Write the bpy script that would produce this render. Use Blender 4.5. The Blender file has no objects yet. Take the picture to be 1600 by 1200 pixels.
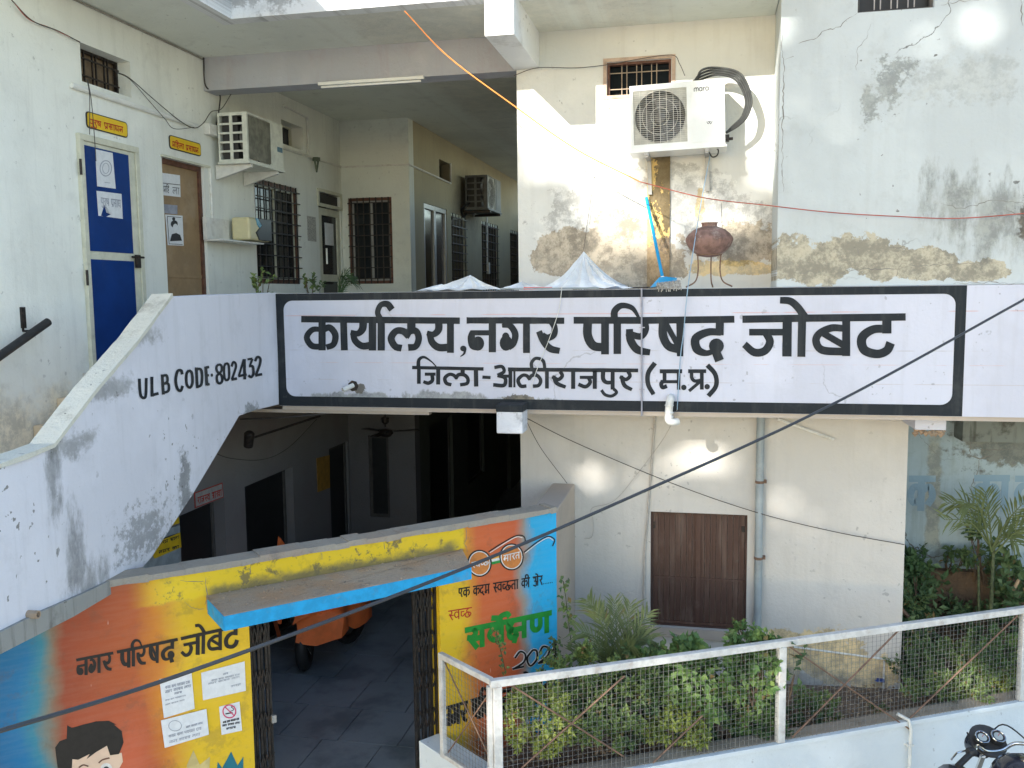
import bpy, bmesh, math, random
from mathutils import Vector, Matrix, noise as mnoise
random.seed(7)
SC = bpy.context.scene
COL = SC.collection
# ---------------------------------------------------------------- camera
F = 1406.4; YAW, PIT, ROL = math.radians(12.1), math.radians(5.75), math.radians(-.673); EYE = 3.95
def _ax():
    cy, sy = math.cos(YAW), math.sin(YAW); cp, sp = math.cos(PIT), math.sin(PIT); cr, sr = math.cos(ROL), math.sin(ROL)
    fw = Vector((-sy, cy, 0)); rt = Vector((cy, sy, 0)); up = Vector((0, 0, 1))
    w = fw*cp-up*sp; u2 = up*cp+fw*sp
    return rt*cr+u2*sr, u2*cr-rt*sr, w
R_, U_, W_ = _ax()
cam = bpy.data.cameras.new('camera'); camo = bpy.data.objects.new('camera', cam); COL.objects.link(camo)
cam.sensor_fit = 'HORIZONTAL'; cam.sensor_width = 36; cam.lens = 36*F/1600; cam.clip_start = .05; cam.clip_end = 500
m = Matrix.Identity(4)
for i in range(3):
    m[i][0] = R_[i]; m[i][1] = U_[i]; m[i][2] = -W_[i]
m[2][3] = EYE
camo.matrix_world = m
SC.camera = camo
# ---------------------------------------------------------------- light
SUN = Vector((.435, .939, -.441)).normalized()
world = bpy.data.worlds.new('World'); SC.world = world; world.use_nodes = True
wn = world.node_tree; sky = wn.nodes.new('ShaderNodeTexSky'); sky.sky_type = 'NISHITA'; sky.sun_disc = False
sky.sun_elevation = math.asin(-SUN.z); sky.sun_rotation = math.atan2(-SUN.x, -SUN.y)
sky.air_density = 1.0; sky.dust_density = .4; sky.ozone_density = .55
bg = wn.nodes['Background']; bg.inputs[1].default_value = .15
wn.links.new(sky.outputs[0], bg.inputs[0])
sl = bpy.data.lights.new('sun', 'SUN'); sl.energy = 3.8; sl.angle = math.radians(.6); sl.color = (1, .95, .87)
so = bpy.data.objects.new('sun', sl); COL.objects.link(so); so.rotation_euler = SUN.to_track_quat('-Z', 'Y').to_euler(); so.location = (-6, -10, 12)
SC.view_settings.view_transform = 'Standard'; SC.view_settings.look = 'None'; SC.view_settings.gamma = 1
SC.view_settings.exposure = 1.46; SC.view_settings.use_curve_mapping = False
SC.render.engine = 'CYCLES'
SC.cycles.max_bounces = 8; SC.cycles.diffuse_bounces = 5; SC.cycles.use_denoising = True
try: SC.cycles.denoiser = 'OPENIMAGEDENOISE'
except Exception: pass

# ---------------------------------------------------------------- picture rays on real planes
def ray(px, py): return W_+R_*((px-800)/F)+U_*(-(py-600)/F)
def PY(px, py, Y): d = ray(px, py); return Vector((0, 0, EYE))+d*(Y/d.y)
def PX(px, py, X): d = ray(px, py); return Vector((0, 0, EYE))+d*(X/d.x)
def PZ(px, py, Z): d = ray(px, py); return Vector((0, 0, EYE))+d*((Z-EYE)/d.z)
def PD(px, py, dist): return Vector((0, 0, EYE))+ray(px, py)*dist
class Fr:
    """upright wall frame: u along, v height, d away from the street"""
    def __init__(s, x, y, ang):
        a = math.radians(ang); s.o = Vector((x, y, 0)); s.t = Vector((math.cos(a), math.sin(a), 0)); s.n = Vector((-math.sin(a), math.cos(a), 0)); s.ang = a
    def P(s, u, v, d=0): return s.o+s.t*u+s.n*d+Vector((0, 0, v))
    def px(s, px, py, d=0):
        r = ray(px, py); o = s.o+s.n*d; k = o.dot(s.n)/r.dot(s.n); p = r*k
        return (p-s.o).dot(s.t), EYE+p.z
FA = Fr(0, 8.09, 0); FS = Fr(0, 7.44, 0); FL = Fr(-4.75, 0, 90); FC = Fr(-3.8, 0, 90); FF = Fr(0, 11.45, 0)
FG = Fr(-1.15, 7.0, 44); FP = Fr(*PY(432, 500, 7.44)[:2], 94); FR = Fr(0, 7.47, 0); FO = Fr(0, 9.3, 0)
RC = PZ(772, 1062, 1.4); FT = Fr(RC.x, RC.y, 28.6)

# ---------------------------------------------------------------- mesh helpers
class MB:
    def __init__(s): s.v = []; s.f = []; s.sm = False
    def add(s, vs, fs):
        o = len(s.v); s.v += [Vector(p) for p in vs]; s.f += [tuple(i+o for i in f) for f in fs]; return s
    def quad(s, a, b, c, d): return s.add([a, b, c, d], [(0, 1, 2, 3)])
    def box(s, x0, x1, y0, y1, z0, z1):
        return s.add([(x, y, z) for z in (z0, z1) for y in (y0, y1) for x in (x0, x1)], [(0, 2, 3, 1), (4, 5, 7, 6), (0, 1, 5, 4), (2, 6, 7, 3), (0, 4, 6, 2), (1, 3, 7, 5)])
    def fbox(s, fr, u0, u1, v0, v1, d0, d1):
        return s.add([fr.P(u, v, d) for v in (v0, v1) for d in (d0, d1) for u in (u0, u1)], [(0, 2, 3, 1), (4, 5, 7, 6), (0, 1, 5, 4), (2, 6, 7, 3), (0, 4, 6, 2), (1, 3, 7, 5)])
    def prism(s, fr, pts, d0, d1):
        n = len(pts)
        return s.add([fr.P(u, v, d0) for u, v in pts]+[fr.P(u, v, d1) for u, v in pts],
                     [tuple(range(n)), tuple(range(2*n-1, n-1, -1))]+[(i, n+i, n+(i+1) % n, (i+1) % n) for i in range(n)])
    def hull(s, lo, hi):
        n = len(lo)
        return s.add(list(lo)+list(hi), [tuple(range(n-1, -1, -1)), tuple(range(n, 2*n))]+[(i, (i+1) % n, n+(i+1) % n, n+i) for i in range(n)])
    def tube(s, pts, r, seg=8, cap=True):
        pts = [Vector(p) for p in pts]; n = len(pts); rs = r if isinstance(r, (list, tuple)) else [r]*n
        rings = []; prev = None
        for i, p in enumerate(pts):
            t = (pts[min(i+1, n-1)]-pts[max(i-1, 0)])
            if t.length < 1e-9: t = Vector((0, 0, 1))
            t.normalize()
            if prev is None:
                a = Vector((0, 0, 1)) if abs(t.z) < .9 else Vector((1, 0, 0))
                x = t.cross(a).normalized()
            else:
                x = (prev-t*prev.dot(t)); x = x.normalized() if x.length > 1e-6 else t.orthogonal().normalized()
            prev = x; y = t.cross(x)
            rings.append([p+(x*math.cos(2*math.pi*k/seg)+y*math.sin(2*math.pi*k/seg))*rs[i] for k in range(seg)])
        vs = [q for rg in rings for q in rg]; fs = []
        for i in range(n-1):
            for k in range(seg): fs.append((i*seg+k, i*seg+(k+1) % seg, (i+1)*seg+(k+1) % seg, (i+1)*seg+k))
        if cap: fs += [tuple(range(seg-1, -1, -1)), tuple((n-1)*seg+k for k in range(seg))]
        return s.add(vs, fs)
    def lathe(s, prof, c=(0, 0, 0), seg=24, axis=None):
        c = Vector(c); M = Matrix.Identity(3) if axis is None else Vector((0, 0, 1)).rotation_difference(Vector(axis)).to_matrix()
        vs = []; fs = []
        for r, z in prof:
            for k in range(seg):
                a = 2*math.pi*k/seg; vs.append(c+M @ Vector((r*math.cos(a), r*math.sin(a), z)))
        n = len(prof)
        for i in range(n-1):
            for k in range(seg): fs.append((i*seg+k, i*seg+(k+1) % seg, (i+1)*seg+(k+1) % seg, (i+1)*seg+k))
        if prof[0][0] > 1e-4: fs.append(tuple(range(seg-1, -1, -1)))
        if prof[-1][0] > 1e-4: fs.append(tuple((n-1)*seg+k for k in range(seg)))
        return s.add(vs, fs)
def wloc(o):
    v = Vector((0, 0, 0))
    while o: v += o.location; o = o.parent
    return v
def obj(name, mb, mat, parent=None, smooth=False, bevel=0, local=False, kind=None, label=None):
    me = bpy.data.meshes.new(name)
    off = Vector((0, 0, 0)) if local else wloc(parent)
    me.from_pydata([tuple(v-off) for v in mb.v], [], mb.f); me.update()
    if mat: me.materials.append(mat)
    if smooth:
        me.polygons.foreach_set('use_smooth', [True]*len(me.polygons))
        try: me.set_sharp_from_angle(angle=math.radians(40))
        except Exception: pass
    o = bpy.data.objects.new(name, me); COL.objects.link(o)
    if parent: o.parent = parent
    if bevel:
        b = o.modifiers.new('bevel', 'BEVEL'); b.width = bevel; b.segments = 2; b.limit_method = 'ANGLE'
    if kind: o['kind'] = kind
    if label: o['label'] = label
    return o
def tag(o, label, cat, group=None):
    o['label'] = label; o['category'] = cat
    if group: o['group'] = group
    return o
def thing(name, label, cat, loc=(0, 0, 0), group=None, rot=(0, 0, 0)):
    o = bpy.data.objects.new(name, None); COL.objects.link(o); o.location = loc; o.rotation_euler = rot
    o.empty_display_size = .1
    return tag(o, label, cat, group)
def solo(name, mb, mat, label, cat, group=None, **k): return tag(obj(name, mb, mat, **k), label, cat, group)
def struct(name, mb, mat, **k): return obj(name, mb, mat, kind='structure', **k)
def dup(o, parent=None):
    c = o.copy(); COL.objects.link(c)
    if parent: c.parent = parent
    for ch in list(o.children): dup(ch, c)
    return c
def cat_rom(pts, n=6):
    if len(pts) < 3: return [Vector(p) for p in pts]
    P = [Vector(p) for p in pts]; P = [P[0]*2-P[1]]+P+[P[-1]*2-P[-2]]; out = []
    for i in range(1, len(P)-2):
        a, b, c, d = P[i-1:i+3]
        for k in range(n):
            t = k/n; out.append(.5*((2*b)+(c-a)*t+(2*a-5*b+4*c-d)*t*t+(3*b-a-3*c+d)*t**3))
    out.append(P[-2]); return out

# ---------------------------------------------------------------- materials
class N:
    def __init__(s, name):
        s.m = bpy.data.materials.new(name); s.m.use_nodes = True; s.t = s.m.node_tree; s.b = s.t.nodes['Principled BSDF']
    def n(s, ty, **k):
        x = s.t.nodes.new(ty)
        for a, v in k.items(): setattr(x, a, v)
        return x
    def l(s, a, b): s.t.links.new(a, b)
    def val(s, sock, v):
        if isinstance(v, bpy.types.NodeSocket): s.l(v, sock)
        else: sock.default_value = v
    def math(s, op, a, b=None, c=None, clamp=False):
        x = s.n('ShaderNodeMath', operation=op, use_clamp=clamp); s.val(x.inputs[0], a)
        if b is not None: s.val(x.inputs[1], b)
        if c is not None: s.val(x.inputs[2], c)
        return x.outputs[0]
    def noise(s, vec, scale, detail=4, rough=.55, dist=0):
        x = s.n('ShaderNodeTexNoise'); x.inputs['Scale'].default_value = scale; x.inputs['Detail'].default_value = detail
        x.inputs['Roughness'].default_value = rough; x.inputs['Distortion'].default_value = dist
        s.l(vec, x.inputs['Vector']); return s.math('MULTIPLY_ADD', x.outputs[0], 1.65, -.325)
    def ramp(s, fac, a, b, lo=0., hi=1.):
        x = s.n('ShaderNodeMapRange'); x.interpolation_type = 'SMOOTHSTEP'; x.clamp = True
        s.val(x.inputs[0], fac); x.inputs[1].default_value = a; x.inputs[2].default_value = b; x.inputs[3].default_value = lo; x.inputs[4].default_value = hi
        return x.outputs[0]
    def mix(s, fac, a, b, mode='MIX'):
        x = s.n('ShaderNodeMix', data_type='RGBA', blend_type=mode)
        s.val(x.inputs[0], fac)
        for i, c in ((6, a), (7, b)):
            if isinstance(c, bpy.types.NodeSocket): s.l(c, x.inputs[i])
            else: x.inputs[i].default_value = (*c[:3], 1)
        return x.outputs[2]
    def bump(s, h, strength=.3, dist=.01):
        x = s.n('ShaderNodeBump'); x.inputs['Strength'].default_value = strength; x.inputs['Distance'].default_value = dist
        s.l(h, x.inputs['Height']); s.l(x.outputs[0], s.b.inputs['Normal'])
def pos_uv(k, fr):
    g = k.n('ShaderNodeNewGeometry'); sx = k.n('ShaderNodeSeparateXYZ')
    sub = k.n('ShaderNodeVectorMath', operation='SUBTRACT'); k.l(g.outputs['Position'], sub.inputs[0]); sub.inputs[1].default_value = fr.o
    d = k.n('ShaderNodeVectorMath', operation='DOT_PRODUCT'); k.l(sub.outputs[0], d.inputs[0]); d.inputs[1].default_value = fr.t
    k.l(g.outputs['Position'], sx.inputs[0])
    c = k.n('ShaderNodeCombineXYZ'); k.l(d.outputs['Value'], c.inputs[0]); k.l(sx.outputs[2], c.inputs[1])
    return c.outputs[0], d.outputs['Value'], sx.outputs[2], g.outputs['Position']
def patch_mask(k, u, v, ells, nz, amp=1.1, edge=.06):
    best = None
    for cx, cz, rx, rz in ells:
        a = k.math('DIVIDE', k.math('SUBTRACT', u, cx), rx); b = k.math('DIVIDE', k.math('SUBTRACT', v, cz), rz)
        d = k.math('SQRT', k.math('ADD', k.math('MULTIPLY', a, a), k.math('MULTIPLY', b, b)))
        q = k.math('SUBTRACT', 1, d); best = q if best is None else k.math('MAXIMUM', best, q)
    x = k.math('ADD', best, k.math('MULTIPLY', k.math('SUBTRACT', nz, .5), amp*1.7))
    return k.ramp(x, 0, edge)
def plaster(name, col, fr=FA, patches=(), grime=.5, grime_col=(.22, .22, .2), rough=.85, bump=.25, tint=None, streaks=0, specks=.5, crack=0, lines=()):
    """patches: (colour, ellipses [(u,z,ru,rz)], noise amplitude, noise scale, strength, edge, vertical stretch)"""
    k = N(name); uv, u, v, P = pos_uv(k, fr)
    n1 = k.noise(P, .9, 5, .6); n2 = k.noise(P, 4.5, 8, .7); n3 = k.noise(P, 38, 5, .6)
    c = k.mix(k.ramp(n1, .35, .68), [x*.93 for x in col], [min(1, x*1.03) for x in col])
    if tint: c = k.mix(k.ramp(k.noise(P, 1.7, 4, .6), .45, .75, 0, .6), c, tint)
    if grime: c = k.mix(k.math('MULTIPLY', k.ramp(n2, .55, .85), grime), c, grime_col)
    if streaks:
        mp = k.n('ShaderNodeMapping'); mp.inputs['Scale'].default_value = (9, .7, 1); k.l(uv, mp.inputs[0])
        c = k.mix(k.math('MULTIPLY', k.ramp(k.noise(mp.outputs[0], 1.3, 6, .65), .5, .75), streaks), c, grime_col)
    hts = n3
    for pc in patches:
        pcol, ells, amp, scale, stren, edge = pc[:6]
        vec = uv
        if len(pc) > 6:
            mp = k.n('ShaderNodeMapping'); mp.inputs['Scale'].default_value = (1, pc[6], 1); k.l(uv, mp.inputs[0]); vec = mp.outputs[0]
        nz = k.math('ADD', k.math('MULTIPLY', k.noise(vec, scale, 8, .62), .62), k.math('MULTIPLY', k.noise(vec, scale*3.7, 8, .75), .38))
        mk = patch_mask(k, u, v, ells, nz, amp, edge)
        pn = k.noise(P, 7, 9, .8)
        pcx = k.mix(k.ramp(pn, .36, .66), [x*.6 for x in pcol], [min(1, x*1.3) for x in pcol])
        c = k.mix(k.math('MULTIPLY', mk, stren), c, pcx)
        if edge < .1: hts = k.math('SUBTRACT', hts, k.math('MULTIPLY', mk, .8))
    if crack:
        vo = k.n('ShaderNodeTexVoronoi', feature='DISTANCE_TO_EDGE'); vo.inputs['Scale'].default_value = .55
        wv = k.n('ShaderNodeVectorMath', operation='ADD'); nn = k.n('ShaderNodeTexNoise'); nn.inputs['Scale'].default_value = 2.2; nn.inputs['Detail'].default_value = 7
        k.l(P, nn.inputs['Vector']); k.l(P, wv.inputs[0]); k.l(nn.outputs['Color'], wv.inputs[1]); k.l(wv.outputs[0], vo.inputs['Vector'])
        cm = k.math('MULTIPLY', k.ramp(vo.outputs[0], .0015, .006, 1, 0), k.ramp(k.noise(P, .8, 2), .5, .62))
        c = k.mix(k.math('MULTIPLY', cm, crack), c, (.12, .12, .11))
    for (z, w, lc, ls) in lines:   # faint chalk lines at a height
        dd = k.math('ABSOLUTE', k.math('SUBTRACT', v, z))
        c = k.mix(k.math('MULTIPLY', k.ramp(dd, w*.5, w, 1, 0), k.ramp(k.noise(uv, 3, 3), .42, .6, 0, ls)), c, lc)
    if specks:
        n4 = k.noise(P, 17, 3, .5)
        c = k.mix(k.math('MULTIPLY', k.math('MULTIPLY', k.ramp(n4, .80, .86), k.ramp(n1, .4, .6)), specks), c, (.12, .12, .11))
    k.l(c, k.b.inputs['Base Color']); k.b.inputs['Roughness'].default_value = rough
    k.bump(k.math('ADD', hts, k.math('MULTIPLY', n2, .7)), bump, .012)
    return k.m
def simple(name, col, rough=.6, metal=0, var=.15, scale=12, bump=.08, dirt=0, dirt_col=(.1, .08, .06), spec=.5, coat=0, alpha=None):
    k = N(name); tc = k.n('ShaderNodeNewGeometry'); P = tc.outputs['Position']
    n1 = k.noise(P, scale, 6, .6); c = k.mix(k.ramp(n1, .3, .7), [x*(1-var) for x in col], [min(1, x*(1+var*.6)) for x in col])
    if dirt: c = k.mix(k.math('MULTIPLY', k.ramp(k.noise(P, scale*.6, 8, .75), .54, .78), dirt), c, dirt_col)
    k.l(c, k.b.inputs['Base Color']); k.b.inputs['Roughness'].default_value = rough; k.b.inputs['Metallic'].default_value = metal
    k.b.inputs['Specular IOR Level'].default_value = spec
    if coat: k.b.inputs['Coat Weight'].default_value = coat
    if bump: k.bump(n1, bump, .005)
    return k.m
def leafmat(name, a, b, c3=None, trans=.25):
    k = N(name); g = k.n('ShaderNodeNewGeometry')
    rnd = g.outputs['Random Per Island']; P = g.outputs['Position']
    c = k.mix(rnd, a, b)
    c = k.mix(k.ramp(rnd, .935, .94), c, (.24, .17, .07))
    if c3: c = k.mix(k.ramp(k.noise(P, 2.2, 3), .45, .68), c, c3)
    k.l(c, k.b.inputs['Base Color']); k.b.inputs['Roughness'].default_value = .55; k.b.inputs['Specular IOR Level'].default_value = .35
    tr = k.n('ShaderNodeBsdfTranslucent'); k.l(c, tr.inputs[0]); ad = k.n('ShaderNodeMixShader'); ad.inputs[0].default_value = trans
    k.l(k.b.outputs[0], ad.inputs[1]); k.l(tr.outputs[0], ad.inputs[2]); out = k.t.nodes['Material Output']; k.l(ad.outputs[0], out.inputs[0])
    return k.m
# ---------------------------------------------------------------- walls with openings
def wall_mb(fr, u0, u1, v0, v1, th, holes=(), mb=None):
    mb = mb or MB()
    us = sorted({u0, u1, *[h[0] for h in holes], *[h[1] for h in holes]}); vs = sorted({v0, v1, *[h[2] for h in holes], *[h[3] for h in holes]})
    us = [x for x in us if u0 <= x <= u1]; vs = [x for x in vs if v0 <= x <= v1]
    def solid(i, j):
        if i < 0 or j < 0 or i >= len(us)-1 or j >= len(vs)-1: return False
        cu = (us[i]+us[i+1])/2; cv = (vs[j]+vs[j+1])/2
        return not any(h[0] < cu < h[1] and h[2] < cv < h[3] for h in holes)
    for i in range(len(us)-1):
        for j in range(len(vs)-1):
            if not solid(i, j): continue
            a, b, c, d = us[i], us[i+1], vs[j], vs[j+1]; P = fr.P
            mb.quad(P(a, c, 0), P(b, c, 0), P(b, d, 0), P(a, d, 0)); mb.quad(P(b, c, th), P(a, c, th), P(a, d, th), P(b, d, th))
            if not solid(i-1, j): mb.quad(P(a, c, th), P(a, c, 0), P(a, d, 0), P(a, d, th))
            if not solid(i+1, j): mb.quad(P(b, c, 0), P(b, c, th), P(b, d, th), P(b, d, 0))
            if not solid(i, j-1): mb.quad(P(a, c, th), P(b, c, th), P(b, c, 0), P(a, c, 0))
            if not solid(i, j+1): mb.quad(P(a, d, 0), P(b, d, 0), P(b, d, th), P(a, d, th))
    return mb
def rnd_poly(u0, u1, v0, v1, r, n=5):
    pts = []
    for cx, cy, a0 in ((u1-r, v0+r, -90), (u1-r, v1-r, 0), (u0+r, v1-r, 90), (u0+r, v0+r, 180)):
        for k in range(n+1):
            a = math.radians(a0+90*k/n); pts.append((cx+r*math.cos(a), cy+r*math.sin(a)))
    return pts
# ---------------------------------------------------------------- painted strokes (flat lettering on a plane)
def ribbon(mb, pts, w, mp, lift, curve=True, step=[0]):
    """pts (x,y) in drawing units, w width or list; mp(x,y,d)->world"""
    P = [Vector((p[0], p[1], 0)) for p in pts]; n0 = len(P)
    ws = list(w) if isinstance(w, (list, tuple)) else [w]*n0
    if len(ws) != n0: ws = [ws[0]+(ws[-1]-ws[0])*i/(n0-1) for i in range(n0)]
    if curve and n0 > 2:
        Q = cat_rom(P, 6); W = []
        for i in range(n0-1): W += [ws[i]+(ws[i+1]-ws[i])*k/6 for k in range(6)]
        W.append(ws[-1])
    else: Q, W = P, ws
    L = []; R = []
    if not curve and n0 == 2 and (Q[1]-Q[0]).length > 6*ws[0] and ws[0] > 3:
        m_ = 14; Q = [P[0]+(P[1]-P[0])*k/m_ for k in range(m_+1)]; W = [(ws[0]+(ws[1]-ws[0])*k/m_)*(1+random.uniform(-.045, .045)) for k in range(m_+1)]
    for i, q in enumerate(Q):
        t = Q[min(i+1, len(Q)-1)]-Q[max(i-1, 0)]
        if t.length < 1e-9: t = Vector((1, 0, 0))
        t.normalize(); nn = Vector((-t.y, t.x, 0))*(W[i]/2)
        L.append(mp(q.x+nn.x, q.y+nn.y, -lift)); R.append(mp(q.x-nn.x, q.y-nn.y, -lift))
    n = len(Q)
    mb.add(L+R, [(i, i+1, n+i+1, n+i) for i in range(n-1)])
def blob(mb, cx, cy, rx, ry, mp, lift, n=16):
    mb.add([mp(cx+rx*math.cos(2*math.pi*k/n), cy+ry*math.sin(2*math.pi*k/n), -lift) for k in range(n)], [tuple(range(n))])
def strokes_mb(strokes, mp, base=.002, step=.00025, mb=None):
    mb = mb or MB()
    for i, st in enumerate(strokes):
        lf = base+(i % 14)*step
        if st[0] == 'b': blob(mb, *st[1:5], mp, lf)
        else: ribbon(mb, st[1], st[2], mp, lf, st[0] == 'c')
    return mb
# ================================================================ lettering data
def zA(x, y): return (440+x/4.444, 450+y/4.444)
def zB(x, y): return (780+x/4.444, 450+y/4.444)
def zC(x, y): return (1120+x/4, 450+y/4)
def tr(z, k, strokes):
    out = []
    for s in strokes:
        if s[0] == 'b': cx, cy = z(s[1], s[2]); out.append(('b', cx, cy, s[3]/k, s[4]/k))
        else: out.append((s[0], [z(*p) for p in s[1]], [w/k for w in s[2]] if isinstance(s[2], (list, tuple)) else s[2]/k))
    return out
L_KARYALAY = tr(zA, 4.444, [
 ('l', [(137, 216), (500, 220), (900, 224), (1238, 227)], 45),
 ('l', [(282, 225), (282, 433)], 50), ('c', [(275, 287), (215, 290), (176, 342), (210, 400), (275, 408)], [34, 40, 42, 44, 40]),
 ('c', [(290, 290), (335, 275), (374, 325), (362, 390), (312, 412)], [42, 46, 46, 42, 40]),
 ('l', [(431, 235), (437, 433)], 48),
 ('c', [(568, 235), (562, 285), (530, 316), (480, 308)], [55, 52, 42, 36]), ('c', [(496, 310), (512, 365), (560, 402), (625, 396)], [40, 46, 48, 50]), ('l', [(632, 235), (632, 434)], 52),
 ('l', [(693, 235), (693, 434)], 50), ('c', [(688, 215), (668, 170), (690, 118), (735, 112), (768, 150)], [40, 38, 38, 46, 46]),
 ('c', [(835, 418), (790, 405), (762, 350), (795, 300), (845, 300), (885, 335)], [48, 48, 50, 46, 48, 50]),
 ('c', [(862, 340), (890, 300), (935, 300), (953, 350), (932, 405), (880, 413)], [50, 50, 46, 46, 44, 48]), ('l', [(902, 235), (902, 300)], 58),
 ('c', [(1092, 235), (1090, 290), (1055, 322), (1010, 312)], [52, 50, 42, 34]), ('c', [(1028, 315), (1045, 375), (1090, 412), (1160, 412)], [42, 48, 52, 52]), ('l', [(1173, 235), (1173, 450)], 48),
 ('b', 1262, 420, 22, 20), ('c', [(1276, 420), (1268, 455), (1242, 476)], [20, 14, 5])])
L_NAGAR = tr(zA, 4.444, [('l', [(1285, 225), (1600, 225)], 44), ('l', [(1315, 311), (1450, 311)], 36), ('c', [(1330, 300), (1318, 345), (1330, 400), (1370, 425)], [40, 52, 54, 24]),
 ('b', 1365, 385, 42, 50), ('l', [(1464, 235), (1464, 446)], 50)])+tr(zB, 4.444, [
 ('l', [(85, 225), (452, 227)], 45), ('b', 48, 382, 44, 54), ('c', [(20, 262), (75, 262), (112, 320), (98, 385), (66, 420)], [26, 44, 46, 46, 30]), ('b', 46, 340, 26, 32),
 ('l', [(190, 235), (190, 451)], 48),
 ('c', [(365, 235), (385, 275), (378, 325), (335, 345), (300, 325)], [46, 42, 46, 46, 40]), ('c', [(276, 300), (308, 370), (355, 420), (420, 437)], [42, 46, 50, 42])])
L_PARISHAD = tr(zB, 4.444, [('l', [(517, 224), (1000, 225), (1633, 217)], 48),
 ('c', [(615, 235), (615, 330), (655, 400), (735, 412)], [60, 62, 62, 56]), ('l', [(735, 235), (735, 461)], 54),
 ('l', [(820, 225), (820, 458)], 52), ('c', [(800, 215), (803, 160), (850, 122), (925, 140), (975, 215)], [50, 48, 42, 34, 18]),
 ('c', [(1012, 235), (1018, 290), (985, 335), (925, 325), (885, 308)], [44, 44, 46, 46, 44]), ('c', [(905, 285), (912, 360), (960, 428), (1048, 447)], [48, 56, 56, 42]),
 ('c', [(1138, 235), (1138, 330), (1175, 402), (1240, 425)], [58, 60, 58, 56]), ('l', [(1157, 245), (1245, 405)], 38), ('l', [(1256, 235), (1256, 474)], [52, 44]),
 ('l', [(1532, 235), (1530, 328)], 56), ('c', [(1540, 308), (1450, 306), (1365, 350), (1375, 425), (1440, 452), (1500, 430)], [46, 52, 60, 62, 40, 36]),
 ('b', 1508, 402, 52, 52), ('l', [(1500, 430), (1530, 505)], [60, 64])])
L_JOBAT = tr(zC, 4, [('l', [(160, 195), (600, 188), (1180, 181)], 46),
 ('l', [(202, 276), (430, 276)], 42), ('c', [(305, 280), (332, 335), (300, 392), (235, 402), (172, 352)], [44, 50, 50, 50, 44]), ('l', [(440, 200), (438, 428)], 58),
 ('l', [(533, 200), (528, 430)], 50), ('c', [(552, 185), (505, 120), (458, 82), (395, 76)], [50, 48, 46, 42]),
 ('c', [(790, 252), (715, 250), (640, 285), (620, 335), (660, 388), (790, 398)], [42, 46, 46, 48, 50, 48]), ('l', [(668, 285), (800, 362)], 42), ('l', [(808, 200), (808, 425)], 50),
 ('l', [(1062, 200), (1062, 284)], 58), ('c', [(1088, 258), (980, 258), (908, 310), (920, 385), (1000, 412), (1062, 390), (1086, 342)], [48, 52, 58, 58, 54, 54, 56])])
L_LINE2 = tr(zA, 4.444, [('l', [(907, 552), (1403, 562)], 24),
 ('l', [(954, 550), (954, 665)], 26), ('c', [(950, 545), (955, 498), (990, 480), (1040, 510), (1074, 545)], [28, 24, 18, 10, 8]),
 ('l', [(995, 598), (1070, 598)], 22), ('c', [(1045, 600), (1048, 640), (1020, 660), (985, 650)], [26, 26, 26, 22]), ('l', [(1088, 560), (1088, 670)], 28),
 ('c', [(1180, 672), (1145, 660), (1135, 625), (1165, 600), (1195, 605), (1218, 628)], [24, 26, 26, 24, 24, 26]), ('c', [(1208, 630), (1230, 602), (1270, 604), (1294, 630), (1288, 662), (1240, 672)], [26, 26, 26, 26, 24, 24]), ('l', [(1258, 565), (1258, 608)], 30),
 ('l', [(1350, 565), (1352, 684)], 30), ('l', [(1395, 618), (1452, 622)], 22),
 ('c', [(1478, 552), (1530, 545), (1545, 580), (1500, 606)], 24), ('c', [(1500, 606), (1552, 625), (1545, 675), (1470, 672)], 26)])+tr(zB, 4.444, [
 ('l', [(62, 565), (965, 572)], 27),
 ('l', [(20, 612), (70, 612)], 22), ('l', [(78, 565), (78, 690)], 26), ('l', [(106, 565), (106, 690)], 14),
 ('c', [(190, 680), (150, 680), (132, 640), (160, 608), (190, 608), (215, 635)], [24, 26, 26, 24, 24, 26]), ('c', [(205, 635), (230, 606), (265, 608), (288, 640), (275, 675), (235, 682)], 25), ('l', [(245, 575), (245, 612)], 30),
 ('l', [(332, 570), (332, 698)], 26), ('c', [(318, 565), (305, 505), (255, 488), (225, 520), (228, 560)], [22, 24, 22, 24, 24]),
 ('c', [(425, 580), (438, 610), (410, 635), (368, 615)], 26), ('c', [(378, 610), (400, 660), (462, 688)], [26, 30, 24]), ('l', [(514, 575), (514, 700)], 28),
 ('l', [(560, 620), (650, 620)], 22), ('c', [(620, 620), (632, 655), (600, 685), (550, 668)], 26), ('l', [(664, 575), (664, 700)], 28),
 ('c', [(722, 575), (722, 630), (745, 655), (790, 655)], [30, 30, 28, 26]), ('l', [(788, 575), (788, 705)], 28), ('c', [(795, 700), (815, 725), (780, 750), (735, 740), (710, 708)], 22),
 ('c', [(895, 580), (908, 610), (880, 635), (838, 615)], 26), ('c', [(848, 610), (870, 675), (922, 706)], [26, 30, 24]),
 ('c', [(1082, 520), (1035, 590), (1035, 670), (1072, 738)], [34, 32, 32, 30]),
 ('l', [(1115, 578), (1270, 578)], 28), ('l', [(1148, 585), (1148, 640)], 26), ('c', [(1140, 645), (1125, 665), (1135, 690), (1165, 680)], 28), ('l', [(1120, 650), (1245, 650)], 22), ('l', [(1246, 585), (1246, 706)], 24),
 ('b', 1282, 690, 19, 19), ('l', [(1312, 577), (1437, 577)], 26), ('c', [(1336, 585), (1338, 625), (1360, 645), (1405, 640)], 24), ('l', [(1407, 585), (1407, 705)], 26), ('l', [(1395, 650), (1318, 715)], 22),
 ('b', 1444, 685, 19, 19), ('c', [(1445, 535), (1500, 600), (1505, 680), (1452, 750)], [34, 32, 32, 32])])
def zU(x, y): return (180+x/5.333, 540+y/5.333)
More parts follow.
